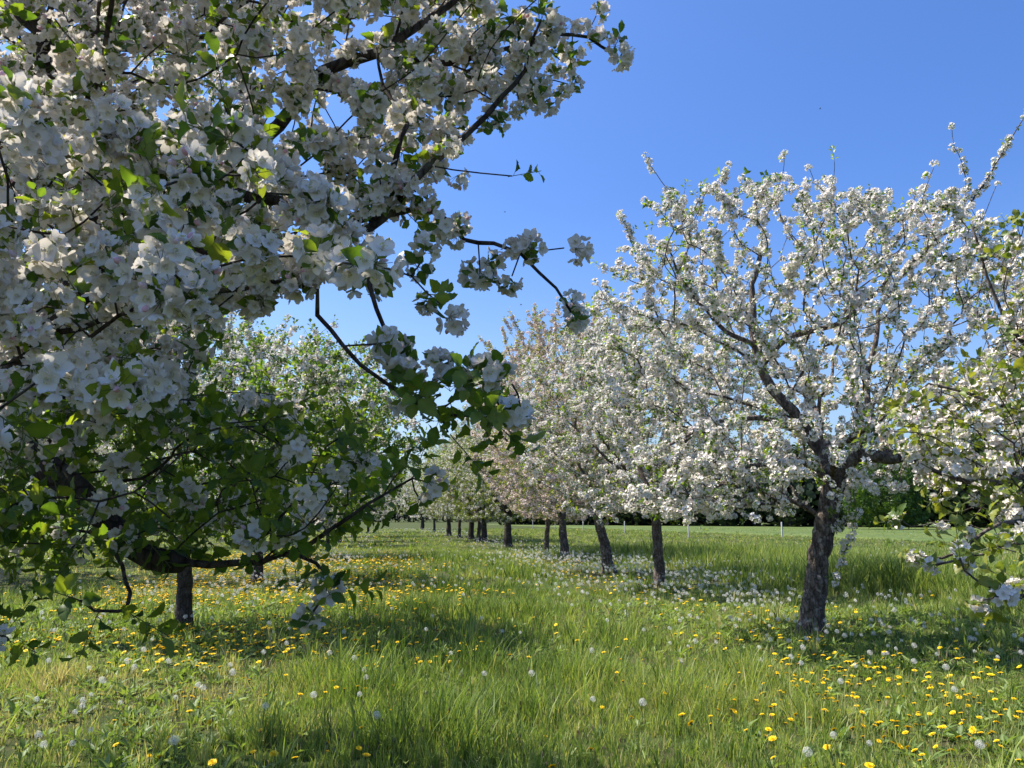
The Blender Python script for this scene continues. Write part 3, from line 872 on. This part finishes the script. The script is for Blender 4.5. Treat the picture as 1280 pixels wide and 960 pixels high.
AA = np.vstack([thin(np.vstack([cone_pts(rg, UP_POLY, 380, 1.9, 3.6), cone_pts(rg, [(-40, -60), (360, -60), (380, 120), (330, 340), (200, 520), (-40, 540)], 330, 1.9, 3.6)]), .12), thin(cone_pts(rg, [(-60, -40), (330, -40), (320, 200), (290, 350), (200, 500), (-60, 540)], 640, 3.6, 6.6, .7), .18), thin(cone_pts(rg, NEAR_POLY, 150, 1.15, 1.9), .10), thin(cone_pts(rg, LOW_POLY, 450, 1.8, 3.2), .10), thin(off, .17),
  np.array([at(*p) for p in [(700, 75, 2.6), (690, 100, 2.55), (675, 125, 2.5), (640, 100, 2.5), (600, 60, 2.5), (710, 105, 2.6), (745, 20, 2.65), (640, 220, 2.1), (560, 175, 2.2), (620, 155, 2.2),
   (600, 340, 2.2), (640, 345, 2.2), (690, 312, 2.2), (705, 310, 2.2), (540, 375, 1.95), (510, 345, 1.95), (525, 330, 1.95), (550, 380, 1.95), (545, 465, 1.75), (570, 475, 1.72), (590, 490, 1.7), (620, 500, 1.7), (556, 468, 1.72), (580, 486, 1.7), (600, 500, 1.7), (570, 500, 1.72), (590, 470, 1.7), (540, 490, 1.75), (625, 515, 1.7), (640, 480, 1.7), (500, 440, 1.9), (470, 430, 1.8), (520, 590, 2.1), (532, 602, 2.1), (500, 588, 2.1), (512, 615, 2.1), (486, 600, 2.1), (525, 625, 2.1), (470, 640, 2.1), (655, 490, 1.7), (560, 540, 1.75), (610, 545, 1.7),
   (520, 240, 2.1), (560, 215, 2.1), (600, 215, 2.1), (480, 200, 2.1), (700, 40, 2.6), (715, 60, 2.65), (660, 60, 2.55), (735, 30, 2.65), (750, 55, 2.65), (665, 110, 2.5), (650, 130, 2.45), (625, 85, 2.5), (600, 35, 2.5), (580, 90, 2.5), (680, 95, 2.55), (620, 20, 2.5), (560, 110, 2.4), (615, 125, 2.3), (540, 150, 2.3), (430, 30, 2.4), (460, 120, 2.4), (500, 90, 2.4), (545, 130, 2.4), (590, 100, 2.45), (565, 60, 2.45), (640, 20, 2.5)]])])
top = np.stack([rg.uniform(-2.3, .1, 480), rg.uniform(.9, 3.3, 480), rg.uniform(2.9, 4.7, 480)], 1)  # extra unseen crown overhead, added to shade the blossoms in view
px, py, z = project(top); top = thin(top[(py < -40) & (np.linalg.norm(top - EYEV, axis=1) > 1.6)], .13)
AA = np.vstack([AA, top])
def bloomA(P):
    px, py, z = project(P)
    f = np.interp(py + (px - 250) * .15, [380, 470, 540, 640], [.92, .7, .25, .14])
    return np.where((z < 0), .8, f)
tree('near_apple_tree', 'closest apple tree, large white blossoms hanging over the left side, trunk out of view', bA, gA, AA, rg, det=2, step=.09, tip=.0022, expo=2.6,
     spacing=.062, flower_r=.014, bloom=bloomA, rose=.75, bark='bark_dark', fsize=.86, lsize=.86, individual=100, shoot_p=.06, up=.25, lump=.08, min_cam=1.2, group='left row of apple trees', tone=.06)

# ------------------------------------------------------------------ near right tree, trunk outside the picture
rg = np.random.default_rng(202)
bR0 = np.array([4.7, 3.9, 0.0]); fk = bR0 + [-.1, 0, 1.5]
gR0 = [
 ([bR0 + [0, 0, -.15], bR0 + [-.02, 0, .7], fk], .14, .10, 'trunk', None),
 ([at(1400, 560, 3.6), at(1285, 592, 3.4), at(1232, 604, 3.35), at(1185, 595, 3.3), at(1130, 565, 3.3)], .040, .008, 'limb', (0, .95)),
 ([at(1380, 640, 3.3), at(1285, 652, 3.0), at(1235, 668, 2.95), at(1195, 690, 2.9), at(1160, 698, 2.9), at(1145, 692, 2.9)], .022, .004, 'limb', (0, .8)),
 ([at(1285, 675, 2.8), at(1235, 692, 2.75), at(1205, 700, 2.7), at(1170, 706, 2.7)], .010, .004, 'limb', (2, .35)),
 ([at(1285, 740, 2.5), at(1250, 738, 2.45), at(1222, 728, 2.45), at(1206, 712, 2.45), at(1200, 698, 2.45)], .010, .003, 'limb', (2, .3)),
 ([at(1360, 480, 3.7), at(1280, 430, 3.6), at(1245, 370, 3.6), at(1225, 315, 3.6), at(1215, 285, 3.6)], .024, .005, 'limb', (0, 1)),
 ([at(1420, 520, 3.6), at(1300, 520, 3.4), at(1230, 500, 3.4), at(1160, 480, 3.4)], .028, .006, 'limb', (0, 1)),
 ([bR0 + [.6, .8, 2.4], bR0 + [1.0, 1.5, 3.3]], .06, .02, 'limb', (0, 1)),
 ([bR0 + [.3, -.3, 2.6], bR0 + [.6, -.4, 3.8]], .06, .02, 'limb', (0, 1)),
 ([bR0 + [.9, -.9, 2.3], bR0 + [1.7, -1.4, 2.8]], .06, .02, 'limb', (0, .95)),
]
off = ellipsoid_pts(rg, 420, bR0 + [.4, 0, 2.9], (2.3, 2.1, 1.7), .5, 1.0)
px, py, z = project(off); off = off[(px > 1300) | (py < -30) | (z < 0)]
MASS = [(1290, 400), (1250, 440), (1200, 470), (1130, 490), (1115, 540), (1150, 600), (1200, 640), (1290, 650)]
A0 = np.vstack([thin(cone_pts(rg, MASS, 300, 2.9, 4.2), .11), thin(cone_pts(rg, [(1290, 270), (1250, 280), (1225, 360), (1250, 430), (1290, 440)], 70, 3.2, 3.9), .13), thin(off, .26),
   np.array([at(*p) for p in [(1130, 670, 3.0), (1125, 650, 3.0), (1175, 640, 3.0), (1160, 660, 3.0), (1200, 660, 2.9), (1240, 640, 3.0), (1260, 715, 2.5), (1275, 760, 2.45), (1268, 745, 2.45), (1230, 750, 2.45), (1090, 500, 3.3), (1100, 560, 3.3), (1270, 690, 2.6), (1250, 720, 2.5)]])])
tree('yellow_leaved_apple_tree', 'yellow green leaved apple tree with pinkish blossoms reaching in from the right edge', bR0, gR0, A0, rg, det=2, step=.10, tip=.0022, expo=2.6,
     spacing=.085, flower_r=.012, bloom=lambda P: np.interp(project(P)[1], [300, 430, 600, 690], [.4, .68, .68, .34]), rose=1.0, bark='bark', leaf_mat='leaf_fresh', individual=60, shoot_p=.2, fsize=.68, lsize=.8, up=.5, tone=.16, group='right row of apple trees', lump=.08)

# ------------------------------------------------------------------ right row, first full tree: thick leaning trunk
rg = np.random.default_rng(303)
b1 = ground_at(1013, 795); D = b1[1]
def a1(px, py, dd=0.0): return at(px, py, D + dd)
g1 = [
 ([b1 + [0, 0, -.15], a1(1018, 740), a1(1028, 670), a1(1041, 600)], .155, .125, 'trunk', None),
 ([a1(1022, 560, .1), a1(988, 515, .1), a1(955, 470, .1), a1(943, 425, .2), a1(940, 385, .2), a1(950, 320, .3)], .105, .035, 'limb', (0, 1)),
 ([a1(1075, 572, -.2), a1(1120, 572, -.3), a1(1160, 545, -.4), a1(1210, 490, -.5), a1(1250, 440, -.5)], .11, .03, 'limb', (0, 1)),
 ([a1(960, 528, -.3), a1(910, 524, -.5), a1(860, 545, -.7), a1(800, 575, -.9)], .048, .014, 'limb', (1, .22)),
 ([a1(982, 420, 0), a1(1030, 410, -.1), a1(1062, 395, -.1), a1(1100, 360, -.2), a1(1120, 330, -.2)], .055, .018, 'limb', (1, .55)),
 ([a1(900, 405, .1), a1(860, 360, .2), a1(835, 310, .2)], .040, .012, 'limb', (1, .6)),
 ([a1(1085, 500, .6), a1(1090, 440, .8), a1(1105, 380, .9), a1(1150, 320, 1.0)], .06, .018, 'limb', (2, .3)),
 ([a1(1030, 540, .8), a1(1015, 500, 1.6), a1(1010, 470, 2.2)], .07, .02, 'limb', (0, 1)),
 ([a1(1050, 560, -.7), a1(1075, 540, -1.4), a1(1090, 530, -2.0)], .06, .02, 'limb', (0, .97)),
 ([a1(985, 575, -.5), a1(930, 590, -1.1), a1(870, 625, -1.5)], .05, .016, 'limb', (0, 1)),
 ([a1(1160, 310, 0), a1(1192, 280, 0), a1(1222, 240, 0), a1(1262, 180, 0), a1(1292, 125, 0)], .022, .006, 'limb', (6, .9)),
 ([a1(1205, 215, 0), a1(1190, 160, 0)], .008, .004, 'limb', (10, .45)),
 ([a1(862, 290, .2), a1(838, 245, .2), a1(808, 196, .2)], .012, .004, 'limb', (5, .8)),
 ([a1(885, 418, -.2), a1(825, 398, -.4), a1(775, 385, -.5), a1(748, 382, -.5)], .022, .005, 'limb', (1, .55)),
 ([a1(880, 490, .2), a1(820, 468, .3), a1(772, 478, .4), a1(744, 500, .4)], .022, .005, 'limb', (1, .3)),
 ([a1(820, 345, .3), a1(790, 305, .3), a1(776, 268, .3)], .010, .004, 'limb', (5, .6)),
 ([a1(1040, 660, -.1), a1(1060, 640, -.2), a1(1065, 600, -.3)], .012, .006, 'limb', (2, .12)),
 ([a1(1072, 640, -.3), a1(1056, 690, -.3), a1(1045, 725, -.3)], .007, .003, 'limb', (16, 1)),
]
cr = a1(1030, 410, .2)
A1 = ellipsoid_pts(rg, 1800, cr, (3.2, 2.7, 2.2), .5, 1.25)
A1 = thin(A1, .185)
px, py, z = project(A1)
hole = ((np.hypot((px - 930) / 60, (py - 470) / 60) < 1) & (rg.random(len(A1)) < .45)) | ((py > 560) & (np.abs(px - 1050) < 70) & (rg.random(len(A1)) < .2))
A1 = A1[~hole]
drp = cone_pts(rg, [(760, 560), (1000, 560), (1000, 640), (860, 660), (770, 630)], 170, D - 2.2, D + .8)
frk = cone_pts(rg, [(880, 500), (1120, 500), (1120, 610), (1060, 632), (1000, 600), (880, 640)], 70, D - 2.2, D - .5)
lft = cone_pts(rg, [(745, 320), (800, 300), (850, 420), (830, 540), (745, 520)], 70, D - 1, D + 1)
A1 = np.vstack([A1, drp, frk, lft, shoots(rg, 26, cr, (2.6, 2.3, 2.0), .75, 1.0)])
tree('leaning_apple_tree', 'white blossoming apple tree with a thick leaning trunk at the right', b1, g1, A1, rg, det=1, step=.15, tip=.0048, expo=2.5, spacing=.080, flower_r=.026,
     bloom=lambda P: np.full(len(P), .86), rose=1.0, bark='bark', individual=100, fsize=1.12, lsize=1.15, shoot_p=.04, sleeves=True, tone=.02, up=.5, group='right row of apple trees')

# ------------------------------------------------------------------ second left tree, leafy
rg = np.random.default_rng(404)
bB = ground_at(230, 790); DB = bB[1]
def ab(px, py, dd=0.0): return at(px, py, DB + dd)
gB = [
 ([bB + [0, 0, -.12], ab(231, 740), ab(230, 690), ab(236, 655)], .115, .09, 'trunk', None),
 ([ab(290, 610), ab(340, 560), ab(380, 500), ab(395, 430)], .06, .015, 'limb', (0, 1)),
 ([ab(300, 640, -.3), ab(380, 610, -.6), ab(450, 590, -.9)], .05, .014, 'limb', (0, .97)),
 ([ab(230, 590, .3), ab(250, 500, .6), ab(300, 410, .6)], .06, .014, 'limb', (0, 1)),
 ([ab(180, 620, .2), ab(120, 570, .2), ab(60, 520, .4)], .05, .014, 'limb', (0, 1)),
 ([ab(250, 600, 1.0), ab(290, 560, 1.8)], .05, .014, 'limb', (0, 1)),
 ([ab(210, 600, -1.0), ab(180, 570, -1.7)], .05, .014, 'limb', (0, 1)),
]
cB = ab(300, 540)
AB = thin(ellipsoid_pts(rg, 1000, cB, (2.55, 2.2, 1.45), .5, .95), .19)
AB = np.vstack([AB, cone_pts(rg, [(400, 380), (440, 440), (540, 560), (520, 610), (420, 650), (380, 480)], 70, DB - 1, DB + 1), shoots(rg, 22, cB, (2.2, 2.0, 1.35), .8, 1.1)])
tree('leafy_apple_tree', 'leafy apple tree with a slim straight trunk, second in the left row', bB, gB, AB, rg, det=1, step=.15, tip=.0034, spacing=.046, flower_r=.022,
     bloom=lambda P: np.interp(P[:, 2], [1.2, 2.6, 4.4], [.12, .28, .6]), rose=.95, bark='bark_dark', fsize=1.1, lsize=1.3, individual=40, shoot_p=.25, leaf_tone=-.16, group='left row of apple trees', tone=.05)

# ------------------------------------------------------------------ the trees farther along the rows
def simple_tree(name, label, base, seed, H, lean, r, c, rad, det, n, dmin, nsh, shl, grp, **kw):
    rg = np.random.default_rng(seed); base = np.asarray(base, float); c = base + np.asarray(c)
    A = thin(ellipsoid_pts(rg, n, c, rad, .5, base[2] + H * .85), dmin)
    if nsh: A = np.vstack([A, shoots(rg, nsh, c, np.array(rad) * .9, shl, 1.4)])
    return tree(name, label, base, auto_guides(rg, base, H, lean, r, c, rad), A, rg, det=det, group=grp, **kw)
GR, GL = 'right row of apple trees', 'left row of apple trees'
bl = lambda v: (lambda P: np.full(len(P), v))
simple_tree('apple_tree', 'white apple tree on a thin straight trunk, next behind the leaning one', ground_at(825, 738), 510, 1.75, (-.05, 0), .13, (-.2, 0, 3.7), (3.0, 2.6, 2.5), 1, 1400, .21, 34, .8, GR,
            step=.2, spacing=.062, flower_r=.02, bloom=bl(.74), fsize=1.2, tone=.08, shoot_p=.12, lsize=1.2, bark='bark')
t3 = simple_tree('apple_tree', 'tall pinkish apple tree of upright shoots on a trunk leaning left', ground_at(762, 716), 511, 1.75, (-.35, .1), .17, (-1.0, .3, 4.3), (3.0, 2.7, 3.1), 1, 1500, .22, 110, 1.4, GR,
            step=.2, spacing=.065, flower_r=.02, bloom=bl(.66), lsize=1.25, fsize=1.15, tone=.2, petal_mat='petal_pink', leaf_mat='leaf_fresh', shoot_p=.1, up=.9)
t4 = simple_tree('apple_tree', 'pinkish apple tree on a stout trunk beside a thinner trunk', ground_at(706, 698), 512, 1.7, (-.1, 0), .19, (-.2, 0, 4.7), (3.7, 3.2, 3.4), 0, 1500, .26, 90, 1.4, GR,
            step=.25, spacing=.06, flower_r=.025, bloom=bl(.66), lsize=1.2, fsize=1.4, tone=.2, petal_mat='petal_pink', leaf_mat='leaf_fresh', shoot_p=.08, up=.8)
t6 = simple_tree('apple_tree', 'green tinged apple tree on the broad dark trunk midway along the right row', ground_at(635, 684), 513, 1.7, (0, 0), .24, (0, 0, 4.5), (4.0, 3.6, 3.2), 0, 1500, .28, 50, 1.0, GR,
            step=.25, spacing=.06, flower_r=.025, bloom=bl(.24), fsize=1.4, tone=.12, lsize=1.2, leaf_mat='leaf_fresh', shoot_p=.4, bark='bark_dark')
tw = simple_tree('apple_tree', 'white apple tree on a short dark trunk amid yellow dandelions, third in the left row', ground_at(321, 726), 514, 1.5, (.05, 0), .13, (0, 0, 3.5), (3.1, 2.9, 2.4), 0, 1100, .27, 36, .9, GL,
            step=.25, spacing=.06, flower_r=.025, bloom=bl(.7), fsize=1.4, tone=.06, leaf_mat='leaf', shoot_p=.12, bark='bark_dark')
simple_tree('broadleaf_tree', 'pale green bushy tree in front of the dark wood, just right of the leaning trunk', ground_at(1112, 663), 530, .8, (0, 0), .25, (0, 0, 4.2), (5.0, 4.0, 5.2), 0, 900, .5, 10, .5, None,
            step=.25, spacing=.10, flower_r=.03, bloom=bl(0.0), lsize=4.0, leaf_mat='leaf', shoot_p=.5, bark='bark_dark', leaf_tone=-.4)
cp = [
 (t3, (683, 692), 2.1, (.75, .75, .9), 'slender pink apple tree on a thin pale trunk just left of the stout one', GR),
 (t6, (605, 677), .8, (1, 1, .95), 'green tinged apple tree just beyond the broad dark trunk', GR),
 (t4, (598, 676), 2.8, (.85, .85, .9), 'thin stemmed apple tree squeezed between two dark trunks far along the right row', GR),
 (t6, (589, 675), 4.0, (1, 1, 1), 'pale green apple tree far along the right row', GR),
 (tw, (574, 672), 1.0, (1.1, 1.1, 1.1), 'whitish apple tree with two close stems far along the right row', GR),
 (t6, (561, 670), 5.2, (1, 1, 1.05), 'hazy green apple tree near the end of the right row', GR),
 (tw, (543, 665), 3.3, (1.2, 1.2, 1.2), 'small pale apple tree next to last in the right row', GR),
 (t6, (528, 662), 2.2, (1.2, 1.2, 1.2), 'last dim apple tree closing the right row', GR),
 (t4, (375, 697), 4.4, (.85, .85, .8), 'blossoming apple tree hidden behind leaves, fourth in the left row', GL),
 (tw, (409, 683), .6, (.95, .95, .95), 'white apple tree whose dark trunk shows under the drooping branch', GL),
 (tw, (425, 677), 2.6, (1, 1, .95), 'pale apple tree just right of the dark trunk under the drooping branch', GL),
 (t6, (442, 671), 3.9, (1, 1, .95), 'distant greenish apple tree near the end of the left row', GL),
 (tw, (460, 666), 5.0, (1.1, 1.1, 1.0), 'last small apple tree closing the left row', GL),
 (tw, (82, 703), 1.9, (1.05, 1.05, 1.1), 'sunlit white apple tree beyond the left row, seen under the thick drooping limb', 'outer left row of apple trees'),
 (t6, (175, 686), .3, (1, 1, 1), 'apple tree of the outer left row behind the leafy tree', 'outer left row of apple trees'),
 (tw, (-25, 725), 4.1, (1.1, 1.1, 1.15), 'bright white crown at the left edge, standing outermost', 'outer left row of apple trees'),
]
for (src, (px, py), rz, s, lab, grp) in cp:
    copy_tree(src, ground_at(px, py), rz, s, lab, grp)

# ------------------------------------------------------------------ dandelions
def dandelion_head(seed, det):
    g = np.random.default_rng(seed); mb = MB()
    rings = ((.020, 17, .10), (.016, 14, .35), (.011, 11, .65), (.006, 7, 1.0)) if det else ((.021, 9, .1), (.013, 7, .5))
    for (rad, k, e) in rings:
        for i in range(k):
            a = i * 2 * pi / k + g.uniform(-.1, .1); d = np.array([cos(a) * cos(e), sin(a) * cos(e), sin(e)]); s = np.array([-sin(a), cos(a), 0]) * rad * (.16 if det else .34)
            L = rad * g.uniform(.9, 1.1); up = np.array([0, 0, .003])
            mb.add([up - s * .6, up + s * .6, up + d * L + s, up + d * L - s], [[0, 1, 2, 3]], m=0, tone=g.random())
    ring_tube(mb, [(0, 0, -.012), (0, 0, -.006), (0, 0, .002)], [.002, .007, .008], 6, m=1, cap=False)
    return mb.arrays()
def clock_head(seed, det):
    g = np.random.default_rng(seed); mb = MB(); n = 110 if det else 34; rr = .025
    i = np.arange(n) + .5; t = np.arccos(1 - 1.85 * i / n); a = i * 2.39996
    for tt, aa in zip(t, a):
        d = np.array([sin(tt) * cos(aa), sin(tt) * sin(aa), cos(tt)]); Rm = rot_to(d, g.uniform(0, 6)); s = .0058 if det else .0105
        star = np.array([[1, 0, .25], [.12, .12, 0], [-.5, .87, .25], [-.17, 0, 0], [-.5, -.87, .25], [.1, -.13, 0]]) * s
        mb.add(star @ Rm.T + d * rr * g.uniform(.92, 1.05), [[0, 1, 2, 3], [3, 4, 5, 0]], m=0, tone=g.random())
        if det:
            q = norm(np.cross(d, g.normal(size=3))) * .0003
            mb.add([d * .004 - q, d * .004 + q, d * rr], t=[[0, 1, 2]], m=0, tone=.9)
    ring_tube(mb, [(0, 0, -.004), (0, 0, 0), (0, 0, .004)], [.002, .004, .002], 6, m=1)
    return mb.arrays()
def stem_arr(h):
    mb = MB(); ring_tube(mb, [(0, 0, 0), (.006, 0, h * .5), (0, 0, h)], [.0024, .002, .0018], 5, m=0, cap=False); return mb
def from_arr(a):
    mb = MB(); mb.add(a['v'], a['q'] if len(a['q']) else None, a['t'] if len(a['t']) else None, qm=a['qm'], tm=a['tm'], tone=a['tone']); return mb

def sow(rg, n, y0, y1, dens, xr=.68):
    y = np.sqrt(rg.uniform(y0 ** 2, y1 ** 2, n)); x = rg.uniform(-1, 1, n) * (xr * y + .3)
    k = rg.random(n) < dens(x, y); return x[k], y[k]
def yellow_density(x, y):
    al = alley(x, y); l = row_dx(ROW_L, x, y); r = row_dx(ROW_R, x, y)
    left = np.exp(-((l - .3) / 2.6) ** 2) * np.where(y < 8, .16, .8 + 2.4 * (y > 13)) * (N2(x * .7, y * .5) > .38)
    left += 1.1 * np.exp(-((x + 4.3) / 1.3) ** 2 - ((y - 9.7) / .8) ** 2)
    right = np.exp(-((r + .5) / 1.5) ** 2) * .33 * (y < 14) * (N3(x * .9, y * .9) > .4) + np.exp(-((r + 1.0) / .9) ** 2) * .28 * (y >= 12)
    near = 1.2 * np.exp(-((x - 3.0) / 1.3) ** 2 - ((y - 6.6) / 1.5) ** 2)
    return np.clip(left + right + near + .022, 0, 1)
def clock_density(x, y):
    l = row_dx(ROW_L, x, y); r = row_dx(ROW_R, x, y)
    right = np.exp(-((r - .2) / 2.2) ** 2) * (.24 + 1.1 * np.clip((y - 7) / 14, 0, 1)) * (.35 + N2(x * .6 + 7, y * .6))
    left = np.exp(-((l - .6) / 2.4) ** 2) * (.14 + .42 * np.clip((y - 12) / 5, 0, 1)) * (.5 + N3(x + 3, y))
    return np.clip(right + left + .02, 0, 1)
heads = {'y': [dandelion_head(900, 1), dandelion_head(901, 0)], 'c': [clock_head(902, 1), clock_head(903, 0)]}
def plant_flowers(rg, X, Y, key, name, mats, hrange, labels, group, cat, low_name, low_label):
    px, py, z = project(np.stack([X, Y, ground_z(X, Y) + .12], 1))
    ok = (px > -40) & (px < 1320) & (py < 985); X, Y = X[ok], Y[ok]
    o = np.argsort(np.hypot(X, Y)); X, Y = X[o], Y[o]
    n = len(X); h = rg.uniform(*hrange, n)
    P = np.stack([X, Y, ground_z(X, Y)], 1)
    tilt = np.stack([rg.normal(-.12, .22, n), rg.normal(0, .22, n), np.ones(n)], 1)
    hm = from_arr(heads[key][0]).mesh(name + '_head', mats)
    sm = [stem_arr(v).mesh(name + '_stem', [M['shoot_green']]) for v in np.linspace(*hrange, 5)]
    full = []
    for v in np.linspace(*hrange, 5):
        mb = from_arr(heads[key][0]); a = stem_arr(v).arrays(); mb.add(a['v'] - np.array([0, 0, v + .008]), a['q'], m=1, tone=.5); full.append(mb.mesh(name, mats))
    I3 = np.eye(3)
    for i in range(min(300, n)):
        k = int(round((h[i] - hrange[0]) / (hrange[1] - hrange[0]) * 4)); hv = np.linspace(*hrange, 5)[k]
        lab = labels(X[i], Y[i])
        if i < 90:
            r = empty(name, P[i]); tag(r, lab[0], cat, lab[1]); r.rotation_euler = (rg.normal(0, .12), rg.normal(0, .12), rg.uniform(0, 6.28))
            s = bpy.data.objects.new('stem', sm[k]); COL.objects.link(s); s.parent = r
            f = bpy.data.objects.new('flower_head' if key == 'y' else 'seed_head', hm); COL.objects.link(f); f.parent = r
            f.location = (0, 0, hv + .008); f.rotation_euler = (rg.normal(0, .4), rg.normal(0, .4), 0)
            sc = rg.uniform(.65, 1.2) * (1.15 if key == 'y' else .95); f.scale = (sc, sc, sc)
        else:
            f = bpy.data.objects.new(name, full[k]); COL.objects.link(f); tag(f, lab[0], cat, lab[1])
            f.location = P[i] + np.array([0, 0, hv + .008]); f.rotation_euler = (rg.normal(0, .25), rg.normal(0, .25), rg.uniform(0, 6.28)); sc = rg.uniform(.75, 1.15); f.scale = (sc, sc, sc)
    mb = MB(); s = slice(300, n)
    if n > 300:
        sc = np.interp(Y[s], [10, 25, 60], [1.0, 1.15, 1.4]) * (1.2 if key == 'y' else .95)
        scatter(mb, heads[key][1], P[s] + np.stack([np.zeros(n - 300), np.zeros(n - 300), h[s]], 1), frames(tilt[s], rg, sc), rg.uniform(-.2, .2, n - 300))
        tag(mb.build(low_name, mats), low_label, cat, kind='stuff')
rg = np.random.default_rng(77)
def ylab(x, y):
    if x > 1.6 and y < 9.3: return 'yellow dandelion flower in the grass at the lower right', 'yellow dandelions in the lower right grass'
    if x > -1.6: return 'yellow dandelion flower scattered in the open grass between the rows', 'yellow dandelions in the open grass'
    return 'yellow dandelion flower in the patch round the left tree trunks', 'yellow dandelions under the left row'
def clab(x, y):
    if x > 1.2: return 'white dandelion seed head in the grass along the right row of trunks', 'dandelion clocks along the right row'
    if x > -1.8: return 'white dandelion seed head in the open grass between the rows', 'dandelion clocks in the open grass'
    return 'white dandelion seed head in the grass at the left, round the trunks', 'dandelion clocks at the left'
x1, y1 = sow(rg, 2600, 4.2, 11, yellow_density); x2, y2 = sow(rg, 16000, 11, 34, yellow_density); x3, y3 = sow(rg, 2500, 34, 70, yellow_density)
plant_flowers(rg, np.concatenate([x1, x2, x3]), np.concatenate([y1, y2, y3]), 'y', 'dandelion', [M['dandelion_yellow'], M['shoot_green']], (.07, .17), ylab, '', 'dandelion', 'dandelion_carpet', 'carpet of small yellow dandelions farther off under the trees')
x1, y1 = sow(rg, 1500, 4.2, 11, clock_density); x2, y2 = sow(rg, 12000, 11, 34, clock_density); x3, y3 = sow(rg, 12000, 34, 110, clock_density)
plant_flowers(rg, np.concatenate([x1, x2, x3]), np.concatenate([y1, y2, y3]), 'c', 'dandelion_clock', [M['pappus'], M['shoot_green']], (.16, .30), clab, '', 'dandelion clock', 'dandelion_clock_drift', 'drift of white dandelion seed heads farther along the rows')

# ------------------------------------------------------------------ pale posts at the edge of the field
M['post'] = plain_mat('post_wood', lambda n, v: (ramp(n, noise_tex(n, 30, 4, v), [(.3, (.34, .33, .30)), (.7, (.56, .55, .51))]), None))
def post():
    mb = MB(); s = .045; V = []
    for z, k in ((-.2, 1), (1.22, 1), (1.27, .6)):
        for (a, b) in ((-1, -1), (1, -1), (1, 1), (-1, 1)): V.append((a * s * k, b * s * k, z))
    q = [[j * 4 + i, j * 4 + (i + 1) % 4, j * 4 + 4 + (i + 1) % 4, j * 4 + 4 + i] for j in range(2) for i in range(4)] + [[8, 9, 10, 11]]
    mb.add(V, q); return mb.mesh('fence_post', [M['post']])
pm = post()
PL = ['pale field post seen just left of the thick leaning trunk', 'pale field post right of the thin straight trunk', 'pale field post right of the left leaning trunk', 'pale field post between the stout trunk and the left leaning one',
      'pale field post between the thin pale trunk and the stout trunk', 'small far field post left of the thin pale trunk']
for (px, py), l in zip([(978, 673), (861, 672), (781, 667), (729, 664), (694, 662), (666, 661)], PL):
    o = bpy.data.objects.new('fence_post', pm); COL.objects.link(o); o.location = ground_at(px, py)
    tag(o, l, 'post', 'posts along the field edge')

# ------------------------------------------------------------------ insects in the air
def insect(loc, label, s=1.0):
    r = empty('flying_insect', loc); tag(r, label, 'insect', 'insects flying over the orchard')
    mb = MB(); ring_tube(mb, [(-.007, 0, 0), (-.004, 0, .0003), (0, 0, 0), (.004, 0, 0), (.007, 0, 0)], [.0008, .0025, .0016, .0026, .0012], 7)
    mb.build('body', [M['seed_brown']], r)
    for sd in (-1, 1):
        mb = MB(); mb.add([(.001, 0, .002), (.004, sd * .004, .003), (.002, sd * .011, .004), (-.003, sd * .009, .003)], [[0, 1, 2, 3]]); mb.build('wing', [M['seed_brown']], r)
    r.scale = (s * .8, s * .8, s * .8)
insect(at(631, 264, 4), 'tiny dark insect in the sky right of the big blossom branch') if False else None
insect(at(651, 381, 4.0), 'tiny dark insect in the sky below the hanging spur of blossom')
insect(at(1025, 136, 5.0), 'tiny dark insect high in the blue sky above the leaning tree', 1.2)
insect(at(631, 265, 4.5), 'tiny dark insect in the sky below the drooping twig')
